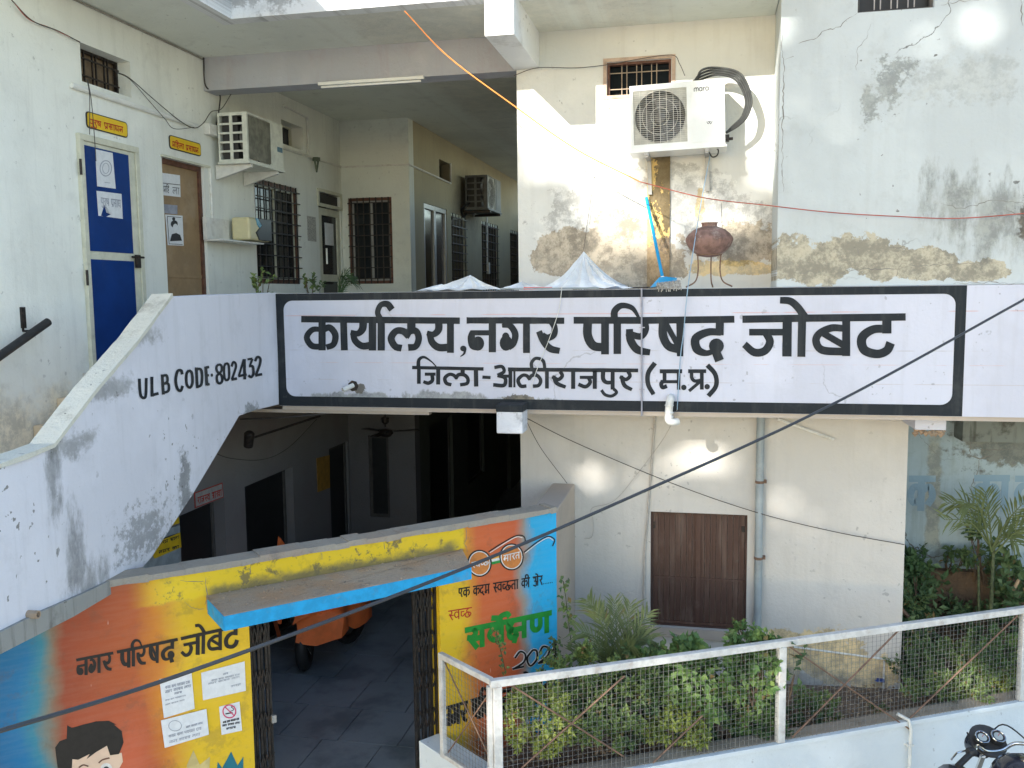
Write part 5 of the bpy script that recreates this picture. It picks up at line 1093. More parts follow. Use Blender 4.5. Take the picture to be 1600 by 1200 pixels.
# ================================================================ things on the sign wall
M_cloth = simple('white_tarpaulin', (.70, .74, .78), .5, var=.12, scale=5, bump=.5, dirt=.25, dirt_col=(.35, .36, .36))
def tarp():
    mb = MB(); rnd = random.Random(4)
    def fan(peak, fronts, backs, amp):
        pk = PY(peak[0], peak[1], 7.62); n = 9
        for side, pts in ((0, fronts), (1, backs)):
            rows = []
            for k, (x, e) in enumerate(pts):
                f = PY(x, 448, 7.452 if side == 0 else 7.9); f.z = 3.979+e; f.y = (7.452 if side == 0 else 7.86)
                row = []
                for q in range(n+1):
                    t = q/n; p = pk.lerp(f, t); s_ = math.sin(math.pi*t); sg = 1 if k % 2 else -1
                    p.z -= s_*(.05*(pk.z-3.98)/.25+.012*sg); p.y += sg*amp*s_*(1 if side == 0 else -1); p.x += rnd.uniform(-.006, .006)*s_; p.z = max(p.z+rnd.uniform(-.003, .003), 3.978)
                    row.append(p)
                rows.append(row)
            o = len(mb.v)
            for r_ in rows: mb.v += r_
            for k in range(len(rows)-1):
                for q in range(n): a = o+k*(n+1)+q; b = o+(k+1)*(n+1)+q; mb.f.append((a, b, b+1, a+1))
    fan((912, 393), ((842, 0), (858, .01), (872, 0), (890, .012), (905, 0), (928, .02), (944, .003), (962, .02), (974, 0), (990, .004)), ((990, .004), (960, 0), (930, .01), (900, 0), (870, .01), (842, 0)), .022)
    fan((735, 430), ((652, 0), (668, .01), (684, 0), (700, .014), (716, 0), (738, .016), (752, .002), (772, .01), (790, 0)), ((790, 0), (760, .01), (720, 0), (690, .01), (652, 0)), .016)
    fan((815, 440), ((775, 0), (792, .01), (806, 0), (824, .01), (838, 0), (856, .008), (868, 0)), ((868, 0), (840, .01), (810, 0), (775, .01)), .012)
    fan((690, 444), ((648, 0), (665, .008), (680, 0), (698, .008), (712, 0), (726, 0)), ((726, 0), (700, .01), (670, 0), (648, 0)), .01)
    return mb
t = thing('tarpaulin', 'crumpled white tarpaulin heaped on top of the sign wall', 'tarpaulin', (-1.9, 7.6, 3.977))
obj('sheet', tarp(), M_cloth, t)
a = PY(818, 448, 7.45); b = PY(866, 451, 7.45); mb = MB(); mb.add([(a.x, 7.452, 3.981), (b.x, 7.452, 3.981), (b.x-.02, 7.452, 3.998), (a.x, 7.452, 4.0)], [(0, 1, 2, 3)]); obj('red_print', mb, simple('red_print_paint', (.6, .04, .03), .6), t)
a = PY(800, 449, 7.45); b = PY(935, 452, 7.45); obj('pole', MB().tube([(a.x-.1, 7.46, 3.99), (b.x, 7.45, 3.985)], .008, 6), M_pipe, t)
a = PY(982, 447, 7.5); b = PY(1004, 446, 7.5); solo('metal_rod', MB().tube([(a.x, 7.5, 3.985), (b.x+.05, 7.5, 3.985)], .006, 6).lathe([(.001, -.012), (.013, 0), (.001, .012)], (a.x, 7.5, 3.987), 8), M_iron, 'short dark rod lying between the tarpaulin and the mop', 'rod')
# mop
t = thing('mop', 'blue handled mop leaning on the ochre column', 'mop', tuple(PY(1040, 445, 7.56)))
a = PY(1010, 309, 8.04); b = PY(1035, 433, 7.62)
M_bl = simple('bright_blue_plastic', (.01, .30, .60), .35, var=.05)
obj('handle', MB().tube([a, b], .014, 10), M_bl, t, smooth=True); obj('ferrule', MB().tube([b, b+(b-a).normalized()*.03], .018, 10), M_white2, t)
h = [PY(1016, 450, 7.50), PY(1030, 434, 7.58), PY(1040, 433, 7.58), PY(1058, 435, 7.56), PY(1056, 441, 7.5), PY(1030, 448, 7.48)]
for q in h: q.z = max(q.z, 3.982)
obj('clamp', MB().hull([Vector(p)+Vector((0, .03, 0)) for p in h], [Vector(p)+Vector((0, -.01, .004)) for p in h]), M_bl, t)
random.seed(5); mb = MB()
for k in range(46):
    s = k/45; a = PY(1028+s*34, 444-s*4, 7.50+random.random()*.05); a.z += .01; e = a+Vector((random.uniform(-.01, .03), random.uniform(-.075, -.045), 0)); e.z = 3.965+random.random()*.03-.02*(random.random() < .4)
    e.y = min(e.y, 7.43); mid = (a+e)/2+Vector((0, -.012, .012)); mb.tube([a, mid, e], .0048, 5)
obj('mop_strings', mb, simple('grey_mop_cotton', (.42, .40, .36), .9, var=.3, scale=60), t, kind='stuff')
# water pot on stand
c = PY(1108, 400, 7.72); t = thing('water_pot', 'round brown clay water pot with fluted shoulder', 'pot', (c.x, 7.72, 4.14))
zb = PY(1108, 402, 7.72).z; zt_ = PY(1106, 348, 7.72).z; H = zt_-zb; R = .168
prof = [(.02, 0), (.075, .012), (.12, .05), (.152, .1), (.168, .145), (.166, .165), (.15, .2), (.115, .235), (.075, .258), (.062, .262), (.063, .285), (.07, .296), (.058, .296), (.05, .27), (.05, .2)]
prof = [(r*1.13 if z < .24 else r, z*H/.296) for r, z in prof]; mb = MB(); seg = 72; vs = []
for r, z in prof:
    for k in range(seg):
        a = 2*math.pi*k/seg; fl_ = 1+(.025*math.cos(a*30) if .06*H/.296 < z < .17*H/.296 and r > .14 else 0); vs.append((c.x+r*fl_*math.cos(a), 7.72+r*fl_*math.sin(a), zb+z))
n = len(prof); mb.add(vs, [(i*seg+k, i*seg+(k+1) % seg, (i+1)*seg+(k+1) % seg, (i+1)*seg+k) for i in range(n-1) for k in range(seg)]+[tuple(range(seg))]); obj('vessel', mb, M_clay, t, smooth=True)
t = thing('pot_stand', 'rusty three legged iron stand under the clay pot', 'stand', (c.x, 7.72, 3.975))
mb = MB().tube([(c.x+.1*math.cos(a), 7.72+.1*math.sin(a), zb+.02) for a in [k*math.pi/8 for k in range(17)]], .006, 6); obj('hoop', mb, M_rust, t)
for a in (-2.75, -1.2 if 0 else 1.4, -.35, ):
    d = Vector((math.cos(a), math.sin(a), 0)); o = Vector((c.x, 7.72, 0))
    obj('leg', MB().tube(cat_rom([o+d*.1+Vector((0, 0, zb+.02)), o+d*.095+Vector((0, 0, 4.12)), o+d*.12+Vector((0, 0, 4.03)), o+d*.2+Vector((0, 0, 3.985))], 5), .0065, 6), M_rust, t)
# ================================================================ pipes
g = PY(1189, 650, 8.0); t = thing('drain_pipe', 'grey vertical drain pipe right of the shutters', 'pipe', (g.x, 8.02, .4))
obj('pipe', MB().tube([(g.x, 8.03, .36), (g.x, 8.03, 2.955)], .035, 14), M_pipe, t, smooth=True)
for z in (PY(1189, 753, 8.03).z, PY(1189, 872, 8.03).z): obj('clamp', MB().lathe([(.037, -.012), (.039, 0), (.037, .012)], (g.x, 8.03, z), 14).box(g.x+.03, g.x+.06, 8.03, 8.09, z-.012, z+.012), M_rust, t)
a = PY(1025, 650, 8.07); b = PY(1004, 960, 8.07)
solo('conduit', MB().tube([(a.x, 8.075, 2.95), (b.x+.02, 8.075, 1.6), (b.x, 8.075, .4)], .010, 8), simple('beige_conduit', (.45, .42, .38), .6), 'thin beige conduit left of the shutters', 'conduit')
g = PY(1003, 550, 7.425)
t = thing('conduit', 'thin lavender conduit crossing the large sign lettering', 'conduit', (g.x, 7.42, 3)); obj('pipe', MB().tube([(g.x, 7.425, 2.93), (g.x-.004, 7.425, 3.98)], .007, 8), simple('conduit_lavender', (.34, .34, .38), .7), t)
for z in (3.15, 3.42, 3.66, 3.9): obj('clip', MB().box(g.x-.022, g.x+.022, 7.42, 7.44, z-.004, z+.004), simple('clip_grey', (.5, .48, .55), .6), t)
g = PY(1046, 622, 7.38); t = thing('drain_elbow', 'white pvc double elbow sticking out below the sign lettering', 'pipe', (g.x, 7.4, 3.0))
obj('pipe', MB().tube(cat_rom([(g.x+.01, 7.46, 3.085), (g.x+.008, 7.39, 3.085), (g.x+.002, 7.365, 3.05), (g.x-.006, 7.365, 2.95), (g.x, 7.36, 2.905), (g.x+.03, 7.38, 2.89), (g.x+.06, 7.42, 2.888)], 5), .032, 14), M_pvc, t, smooth=True)
for z in (3.03, 2.97, 2.935): obj('collar', MB().lathe([(.034, -.006), (.037, 0), (.034, .006)], (g.x-.001, 7.365, z), 14), M_pvc, t)
g = PY(548, 603, 7.40); e = PY(530, 612, 7.33)
t = thing('drain_spout', 'short white pipe stub poking out of the sign wall', 'pipe', (g.x, 7.4, 3.1)); obj('pipe', MB().lathe([(.021, 0), (.021, .11), (.017, .11), (.017, .02), (.001, .02)], PY(552, 602, 7.44), 14, e-PY(552, 602, 7.44)), M_pvc, t, smooth=True)
obj('broken_plaster', MB().lathe([(.001, -.004), (.05, -.003), (.03, -.001)], PY(552, 603, 7.44), 7, (0, 1, 0)), M_iron, t)
g = FT.px(1421, 1150, -.02); t = thing('drain_pipe', 'thin white pipe going down the boundary wall', 'pipe', tuple(FT.P(g[0], .5, -.03)))
obj('pipe', MB().tube([FT.P(g[0]-.09, bt+.05, .02), FT.P(g[0]-.02, bt+.01, -.03), FT.P(g[0], bt-.06, -.035), FT.P(g[0], 0, -.03)], .014, 10), M_pvc, t, smooth=True); obj('clip', MB().fbox(FT, g[0]-.025, g[0]+.025, .42, .435, -.045, 0), M_pvc, t)
a = PY(1215, 655, 8.05); b = PY(1303, 687, 8.05); solo('conduit', MB().tube([a, b], .012, 6), M_pvc, 'broken slanting conduit under the right half of the sign', 'conduit')
# pipes on wall behind mesh (far end)
a = FA.px(1290, 1020); solo('conduit', MB().tube([FA.P(*FA.px(1240, 1010), -.012), FA.P(*FA.px(1404, 1032), -.012)], .009, 6).tube([FA.P(*FA.px(1381, 1032), -.012), FA.P(*FA.px(1379, 1100), -.012)], .009, 6), M_pvc, 'thin pipe with a blue tap on the cream wall behind the mesh', 'pipe')
g = FA.px(1375, 1061); solo('tap', MB().fbox(FA, g[0]-.03, g[0]+.03, g[1]-.012, g[1]+.012, -.04, -.01).fbox(FA, g[0]-.05, g[0]-.02, g[1]-.004, g[1]+.004, -.05, -.03), simple('blue_tap', (.03, .08, .3), .4), 'small blue tap on the wall pipe', 'tap')
# ================================================================ wires and cables
def wire(name, lab, pts, r, mat, cat='wire', n=8): return solo(name, MB().tube(cat_rom(pts, n), r, 6), mat, lab, cat, smooth=True)
wire('overhead_cable', 'thick black overhead cable crossing the whole street view', [PD(-900, 1380, 1.9), PD(-400, 1255, 2.5), PD(0, 1142, 3.1), PD(300, 1048, 3.7), PD(700, 898, 4.5), PD(1000, 770, 5.1), PD(1300, 632, 5.8), PD(1600, 468, 6.4), PD(1900, 300, 7.2), PD(2400, 0, 8.6)], .0088, M_cable, 'cable')
wire('cable', 'bright orange cable slanting down from the roof edge', [PY(632, 17, 7.05), PY(700, 88, 7.2), PY(800, 163, 7.35), PY(900, 233, 7.45), PY(1000, 284, 7.45)], .0052, M_orange, 'cable')
wire('cable', 'thin red brown cable sagging along the right wall', [PY(1000, 284, 7.45), PY(1100, 309, 7.42), PY(1200, 321, 7.40), PY(1300, 332, 7.40), PY(1400, 338, 7.40), PY(1500, 341, 7.40), PY(1640, 330, 7.40)], .0045, M_red, 'cable')
wire('wire', 'black wire drooping across the cream ground storey wall', [PY(820, 652, 7.9), PY(900, 692, 7.95), PY(1050, 755, 8.0), PY(1180, 800, 8.0), PY(1300, 830, 8.02), PY(1413, 851, 8.05)], .0038, M_thin)
wire('wire', 'thin black wire dropping to the buff return wall', [PY(821, 655, 7.9), PY(845, 700, 8.0), PY(886, 755, 8.05)], .0028, M_thin)
wire('wire', 'pale blue wire hanging from the air conditioner across the sign', [PY(1110, 240, 7.9), PY(1095, 320, 7.7), PY(1076, 440, 7.43), PY(1068, 520, 7.42), PY(1063, 560, 7.42), PY(1058, 640, 7.42)], .004, M_bluew)
wire('wire', 'pale wire curling from the sign down the ground storey wall', [PY(1058, 640, 7.42), PY(1040, 680, 7.9), PY(1000, 735, 8.05), PY(960, 782, 8.06), PY(925, 794, 8.06), PY(927, 815, 8.06), PY(925, 838, 8.06), PY(913, 842, 8.06)], .003, simple('pale_wire', (.45, .42, .38), .6))
wire('wire', 'white wire dangling over the middle of the lettering', [PY(878, 448, 7.43), PY(873, 485, 7.42), PY(858, 530, 7.43), PY(838, 580, 7.425), PY(829, 610, 7.43)], .003, M_pvc)
wire('wire', 'thin dark wire hanging down left of the barred window', [PY(950, 155, 8.06), PY(945, 190, 8.04), PY(935, 250, 8.04), PY(925, 300, 8.05), PY(912, 390, 8.07)], .0022, M_thin)
wire('wire', 'thin wire running over the barred window to the air conditioner', [PY(803, 118, 8.06), PY(840, 106, 8.04), PY(900, 106, 8.06), PY(950, 101, 8.05), PY(1000, 92, 8.04), PY(1050, 86, 8.04), PY(1062, 100, 8.0), PY(1070, 118, 7.9)], .003, M_thin)
wire('wire', 'black wire pair from the top left to the ventilator', [PX(18, 0, -4.72), PX(50, 32, -4.72), PX(90, 48, -4.73), PX(125, 66, -4.73)], .004, M_thin)
wire('wire', 'lower strand of the wire pair at the top left', [PX(20, 2, -4.72), PX(45, 30, -4.72), PX(80, 44, -4.73), PX(124, 65, -4.73)], .003, M_red)
wire('wire', 'wires hanging from the ventilator down over the yellow sign', [PX(136, 124, -4.71), PX(140, 150, -4.70), PX(140, 210, -4.7)], .003, M_thin)
wire('wire', 'longer wire hanging from the ventilator over the blue door', [PX(137, 124, -4.71), PX(143, 160, -4.70), PX(148, 220, -4.69), PX(150, 252, -4.69)], .003, M_thin)
wire('wire', 'looped wire from the ventilator to the junction box', [PX(180, 112, -4.7), PX(202, 122, -4.7), PX(240, 155, -4.7), PX(280, 188, -4.7), PX(303, 200, -4.69), PX(318, 192, -4.68), PX(330, 175, -4.66), PX(346, 170, -4.6), PX(361, 147, -4.55)], .004, M_thin)
wire('wire', 'slack loop of wire beside the looped wire', [PX(182, 113, -4.7), PX(204, 125, -4.7), PX(235, 160, -4.69), PX(257, 185, -4.68), PX(272, 201, -4.68), PX(303, 199, -4.69)], .003, M_thin)
wire('wire', 'black cable running down the wall corner by the beam end', [PX(318, 90, -4.72), PX(320, 130, -4.71), PX(330, 142, -4.70), PX(343, 147, -4.70), PX(343, 165, -4.7), PX(338, 195, -4.7)], .007, M_thin)
wire('wire', 'cable along the seam of the left wing wall and ceiling', [FL.P(6.1, 6.225, -.012), FL.P(7.0, 6.225, -.012), FL.P(7.9, 6.225, -.012), FL.P(8.1, 6.22, -.012)], .008, simple('dusty_cable', (.3, .29, .25), .8))
wire('wire', 'thin wire sagging in the ground floor passage', [PX(330, 705, -4.5), PX(360, 716, -4.4), PX(410, 718, -4.3), PX(450, 700, -4.2), PX(495, 655, -4.1)], .004, M_thin)
wire('rod', 'thin black rod hanging under the sign at the left', [PY(375, 655, 7.5), PY(450, 652, 7.5), PY(520, 645, 7.5)], .008, M_thin, 'rod')
# ================================================================ covered motorcycle inside the gate
wh = PZ(468, 1055, 0); r_w = .29
t = thing('covered_motorcycle', 'motorcycle under an orange cover parked in the passage', 'motorcycle', (wh.x, wh.y, 0))
ax = Vector((.25, 1, 0)).normalized(); sd = Vector((ax.y, -ax.x, 0)); wc = Vector((wh.x, wh.y+.15, r_w+.005))
mb = MB()
def torus(mb, c, R, r, a, up, n=32, m=10):
    x = a.normalized(); z = Vector(up)
    vs = []
    for i in range(n):
        th = 2*math.pi*i/n; rad = x*math.cos(th)+z*math.sin(th); ctr = c+rad*R; s = x.cross(z)
        for j in range(m): ph = 2*math.pi*j/m; vs.append(ctr+rad*r*math.cos(ph)+s*r*math.sin(ph))
    mb.add(vs, [(i*m+j, ((i+1) % n)*m+j, ((i+1) % n)*m+(j+1) % m, i*m+(j+1) % m) for i in range(n) for j in range(m)]); return mb
W = obj('wheel', torus(MB(), wc, r_w-.065, .065, Vector((-.28, 1, 0)), (0, 0, 1)), M_rub, t, smooth=True)
obj('rim', MB().lathe([(.001, -.03), (.03, -.03), (.03, .03), (.001, .03)], wc, 12, sd), M_greyal, W)
mb = MB()
for k in range(12): a = k*math.pi/6; mb.tube([wc, wc+(ax*math.cos(a)+Vector((0, 0, 1))*math.sin(a))*(r_w-.08)], .003, 4)
obj('spokes', mb, M_greyal, W)
W = obj('wheel', torus(MB(), wc+ax*.8, r_w-.05, .05, ax, (0, 0, 1)), M_rub, t, smooth=True)
# cover: lofted sections along the bike with folds
secs = [(-.26, .10, .72, .44), (-.14, .30, .95, .40), (.05, .42, 1.10, .38), (.2, .40, 1.08, .40), (.4, .27, .92, .42), (.55, .27, .86, .34), (.75, .26, .82, .28), (.92, .2, .80, .26), (1.0, .05, .7, .3)]
mb = MB(); m_ = 40; vs = []
for i in range(len(secs)*3-2):
    f = i/3; k = min(int(f), len(secs)-2); s = f-k; A_, B_ = secs[k], secs[k+1]; lo_, hw, zt2, zb2 = [A_[q]+(B_[q]-A_[q])*s for q in range(4)]
    for j in range(m_+1):
        th = math.pi*j/m_; cx_ = math.cos(th); sz = math.sin(th)
        fold_ = 1+.10*math.sin(j*1.25+lo_*9)*(1-sz)+.05*mnoise.noise(Vector((lo_*6, j*.3, 0)))
        z = zb2+(zt2-zb2)*sz**.55+.05*math.sin(j*1.1+lo_*9)*(1-sz)
        z += .42*math.exp(-((lo_-.05)/.12)**2-((abs(cx_)-.72)/.22)**2)*(cx_ < 0)
        vs.append(wc+ax*(lo_+.03*math.sin(j*.8))+sd*hw*(abs(cx_)**.75*(1 if cx_ > 0 else -1))*fold_+Vector((0, 0, z-wc.z)))
ns = len(secs)*3-2; mb.add(vs, [(i*(m_+1)+j, (i+1)*(m_+1)+j, (i+1)*(m_+1)+j+1, i*(m_+1)+j+1) for i in range(ns-1) for j in range(m_)])
obj('cover', mb, simple('orange_tarp', (.90, .19, .045), .6, var=.12, scale=5, bump=.3), t, smooth=True)
# ================================================================ motorcycle at the street side
hc = PZ(1560, 1166, 1.02); t = thing('motorcycle', 'dark motorcycle with chrome handlebar and two gauges by the white wall', 'motorcycle', (hc.x, hc.y, 0))
M_chr = simple('chrome', (.7, .7, .68), .15, 1, var=.05, bump=0); M_tank = simple('dark_blue_tank', (.012, .018, .035), .2, var=.1, coat=.6, bump=0)
fwd = Vector((-.30, .95, 0)).normalized(); sx = Vector((fwd.y, -fwd.x, 0)); Z = Vector((0, 0, 1))
def bp(a, b, c): return Vector((hc.x, hc.y, 0))+sx*a+fwd*b+Z*c
hc0 = bp(0, 0, 0)
gl = PZ(1508, 1170, 1.0)
obj('handlebar', MB().tube(cat_rom([bp(-.30, -.10, 1.0), bp(-.2, -.06, 1.04), bp(-.13, .02, 1.02), bp(-.05, .04, .97), bp(.05, .04, .97), bp(.13, .02, 1.02), bp(.2, -.06, 1.04), bp(.34, -.10, 1.0)], 6), .012, 10), M_chr, t, smooth=True)
for s in (-1, 1):
    obj('grip', MB().tube([bp(s*.36, -.14, .985), bp(s*.24, -.075, 1.02)], .019, 12), M_rub, t, smooth=True)
    obj('switch_box', MB().lathe([(.026, -.025), (.03, 0), (.026, .025)], bp(s*.225, -.065, 1.03), 10, sx), M_rub, t)
    obj('lever', MB().tube([bp(s*.22, -.03, 1.025), bp(s*.3, -.03, 1.01), bp(s*.36, -.07, .99)], .006, 6), M_chr, t)
    g = obj('gauge', MB().lathe([(.001, -.05), (.04, -.04), (.048, .0), (.044, .012)], bp(s*.055, .09, 1.03), 20, (Z*.85-fwd*.5)), M_rub, t, smooth=True)
    obj('dial', MB().lathe([(.001, .0145), (.028, .014)], bp(s*.055, .09, 1.03), 20, (Z*.85-fwd*.5)), simple('dial_face', (.42, .45, .42), .3), g); obj('needle', MB().tube([bp(s*.055, .085, 1.045), bp(s*.055+.015, .095, 1.053)], .002, 4), M_redp, g); obj('rim', torus(MB(), bp(s*.055, .083, 1.043), .042, .005, sx, (Z*.5+fwd*.85).normalized(), 24, 6), M_chr, g)
    obj('fork', MB().tube([bp(s*.09, .02, .95), bp(s*.09, .28, .3)], .018, 8), M_chr, t, smooth=True)
obj('headlight', MB().lathe([(.001, -.08), (.07, -.06), (.09, .0), (.085, .03), (.001, .045)], bp(0, .2, .93), 20, fwd), M_tank, t, smooth=True)
obj('gauge_shroud', MB().lathe([(.06, -.05), (.115, -.03), (.118, -.012)], bp(0, .1, 1.015), 24, (Z*.85-fwd*.5)), simple('worn_black', (.05, .045, .04), .4, dirt=.3), t, smooth=True)
obj('fuel_tank', MB().lathe([(.001, -.33), (.10, -.28), (.15, -.15), (.175, 0), (.17, .1), (.12, .18), (.001, .22)], bp(0, -.27, .895), 24, fwd*1+Z*.08), M_tank, t, smooth=True)
obj('fuel_cap', MB().lathe([(.03, 0), (.03, .02), (.001, .024)], bp(0, -.26, 1.06), 14), M_chr, t)
obj('seat', MB().hull([bp(-.11, -.66, .72), bp(.11, -.66, .72), bp(.13, -1.3, .76), bp(-.13, -1.3, .76)], [bp(-.08, -.66, .80), bp(.08, -.66, .80), bp(.1, -1.3, .85), bp(-.1, -1.3, .85)]), M_rub, t, bevel=.03)
obj('engine', MB().hull([bp(-.13, -.2, .3), bp(.13, -.2, .3), bp(.13, -.65, .3), bp(-.13, -.65, .3)], [bp(-.1, -.15, .62), bp(.1, -.15, .62), bp(.1, -.6, .62), bp(-.1, -.6, .62)]), M_greyal, t, bevel=.03)
for b in (.33, -1.0):
    W = obj('wheel', torus(MB(), bp(0, b, .30), .26, .045, fwd, Z), M_rub, t, smooth=True); obj('rim', torus(MB(), bp(0, b, .30), .215, .014, fwd, Z, 32, 6), M_chr, W)
obj('mudguard', MB().tube([bp(0, .33+.33*math.cos(a), .30+.33*math.sin(a)) for a in [math.radians(30+k*12) for k in range(11)]], .05, 6), M_tank, t, smooth=True)
obj('cables', MB().tube(cat_rom([bp(-.2, -.05, 1.04), bp(-.15, .1, 1.07), bp(-.05, .18, .95)], 6), .005, 6).tube(cat_rom([bp(.2, -.05, 1.04), bp(.12, .14, 1.09), bp(.03, .2, .92)], 6), .005, 6), M_rub, t)
# ================================================================ plants
M_lf = leafmat('leaf_mid_green', (.12, .19, .06), (.26, .34, .11), (.09, .15, .06))
M_lfd = leafmat('leaf_dark_green', (.06, .115, .05), (.15, .22, .09), (.08, .15, .06))
M_lfy = leafmat('leaf_yellow_green', (.27, .34, .07), (.48, .52, .13), (.18, .25, .07))
M_lfb = leafmat('leaf_bright_green', (.14, .25, .075), (.28, .40, .12), (.10, .18, .06))
M_palm = leafmat('palm_leaflet_green', (.10, .14, .055), (.23, .27, .11), (.13, .17, .07))
M_stem = simple('brown_stem', (.12, .08, .05), .8, var=.3); M_gstem = simple('green_stem', (.075, .095, .04), .7, var=.4, scale=30)
def leaf(mb, p, d, n, L, W):
    d = d.normalized(); s = d.cross(n)
    if s.length < 1e-4: s = d.orthogonal()
    s.normalize(); up = s.cross(d)
    a = p; b = p+d*L*.45+s*W*.5+up*W*.12; c = p+d*L-up*L*.12; e = p+d*L*.45-s*W*.5+up*W*.12
    o = len(mb.v); mb.v += [a, b, c, e]; mb.f += [(o, o+1, o+2), (o, o+2, o+3)]
def rv(): 
    while True:
        v = Vector((random.uniform(-1, 1), random.uniform(-1, 1), random.uniform(-1, 1)))
        if .05 < v.length < 1: return v
def shrub(name, lab, c, rad, n, L, mat, cat='shrub', base=None, ncl=None, stems=6, group=None, W=.55):
    """clumped foliage on twigs: c centre, rad radii"""
    c = Vector(c); base = base or Vector((c.x, c.y, max(.36, c.z-rad[2]))); t = thing(name, lab, cat, tuple(base), group)
    mb = MB(); ncl = ncl or max(6, n//26); tips = []
    while len(tips) < ncl:
        v = rv(); v = v.normalized()*(v.length**.6)
        k = .72+.45*mnoise.noise(v*2.3+c*3.1)
        if v.length > k+.12: continue
        tips.append(c+Vector((v.x*rad[0], v.y*rad[1], v.z*rad[2])))
    for q in tips:
        out = (q-c); out = Vector((out.x/rad[0], out.y/rad[1], out.z/rad[2])); ax_ = (out*.7+Vector((0, 0, .6))+rv()*.5).normalized()
        m_ = n//ncl; ln = L*random.uniform(1.2, 2.6)
        for k in range(m_):
            p = q+ax_*ln*(k/m_-.5)+rv()*L*.45
            d = (rv()*1.1+ax_*.5+Vector((0, 0, -.15))); leaf(mb, p, d, (Vector((0, -.3, 1))+rv()*.9), L*random.uniform(.7, 1.25), L*W*random.uniform(.8, 1.2))
    obj('foliage', mb, mat, t, kind='stuff')
    mb = MB()
    for k in range(stems):
        q = random.choice(tips); mid = (base+q)/2+rv()*.05; mb.tube([base+Vector((random.uniform(-.04, .04), random.uniform(-.03, .03), -.02)), mid, q], [.009, .006, .003], 5)
    obj('stems', mb, M_stem, t); return t
def at(px, py, d): u, v = FT.px(px, py, d); return FT.P(u, v, d)
def sh(lab, px, py, d, wpx, hpx, n, L, mat, dep=.22, name='shrub', **k):
    if n > 900: n = int(n*1.35); L *= 1.1; hpx *= 1.08
    c = at(px, py, d); s = (c-Vector((0, 0, EYE))).length/F
    return shrub(name, lab, c, (wpx*s/2, dep, hpx*s/2), n, L, mat, **k)
random.seed(21)
sh('yellow green small leaved bush at the railing corner', 842, 1125, .32, 125, 105, 2600, .035, M_lfy)
sh('dark fine leaved bush behind the yellow green bush', 905, 1070, .55, 120, 120, 2600, .034, M_lf)
sh('dark bush filling the middle of the long mesh bay', 985, 1110, .5, 170, 110, 3200, .033, M_lfd)
sh('leafy bush rising over the top rail left of the shutter sill', 1010, 1055, .42, 110, 75, 1300, .045, M_lf)
sh('broad leaved green plant in front of the shutters', 1085, 1060, .3, 150, 110, 1500, .062, M_lfb, W=.75)
sh('low dark bush at the foot of the middle bay', 1120, 1125, .36, 210, 70, 2600, .033, M_lfd)
sh('bright green creeper on the rail beside the middle post', 1180, 1045, .12, 85, 95, 1100, .052, M_lfb, dep=.1, W=.7)
sh('tangled dark plant beside the middle post', 1180, 1110, .35, 90, 90, 1500, .036, M_lfd)
sh('small green plant growing up the shutter corner', 1163, 990, .75, 42, 46, 420, .038, M_lfb, dep=.1, base=at(1163, 1040, .8))
sh('low green bush right of the middle post', 1268, 1107, .5, 95, 46, 1100, .033, M_lf)
sh('tiny weed at the foot of the cream wall', 1368, 1110, .45, 55, 14, 200, .03, M_lfb, dep=.08)
sh('sprig of large dark leaves beside the middle post', 1252, 1030, -.03, 44, 60, 26, .075, M_lfd, dep=.05, ncl=9, stems=2, W=.5, base=at(1225, 1100, .02))
sh('dense fine leaved hedge at the right end', 1500, 1050, .45, 180, 100, 4200, .036, M_lf, dep=.3)
sh('lighter feathery bush in the right bay', 1560, 1035, .35, 110, 90, 1600, .036, M_lfb, dep=.18)
sh('dark leafy mass at the corner of the cream wall', 1430, 1010, .9, 60, 150, 1600, .05, M_lfd, dep=.2)
sh('broad leaved plant beside the dark plinth', 1432, 925, 1.25, 60, 90, 480, .085, M_lfd, dep=.2, W=.65)
sh('big glossy leaves at the right edge', 1585, 940, .9, 70, 120, 420, .095, M_lfd, dep=.25, W=.6)
sh('slender plant with dark leaves beside the palm', 1535, 860, 1.2, 60, 90, 130, .075, M_lfd, dep=.15, W=.5)
sh('bush hiding the plinth foot', 1520, 965, 1.1, 150, 50, 900, .06, M_lfd, dep=.25)
for k, (x, w) in enumerate(((1440, 55), (1487, 50), (1530, 40))):
    c = PY(x, 874, 9.1); shrub('shrub', ['leafy weeds at the left end of the plinth top', 'leafy weeds midway along the plinth top', 'leafy weeds at the plinth top beside the palm stem'][k], c+Vector((0, 0, .02)), (w*.0033, .12, .1), 180, .06, M_lfd, base=Vector((c.x, 9.15, 1.22)))
sh('mid green bush squeezed against the mesh under the palm', 940, 1140, .22, 130, 60, 1500, .036, M_lf, dep=.12)
sh('light green bush low against the mesh before the shutters', 1055, 1140, .2, 120, 50, 1300, .036, M_lfy, dep=.1)
sh('low light green bush beside the middle post foot', 1180, 1125, .2, 90, 50, 1000, .036, M_lfb, dep=.1)
sh('light green bush low against the mesh at right', 1480, 1085, .22, 130, 50, 1300, .036, M_lf, dep=.1)
sh('dusty green bush at the right frame edge', 1585, 1060, .3, 80, 60, 1100, .038, M_lfy, dep=.15)
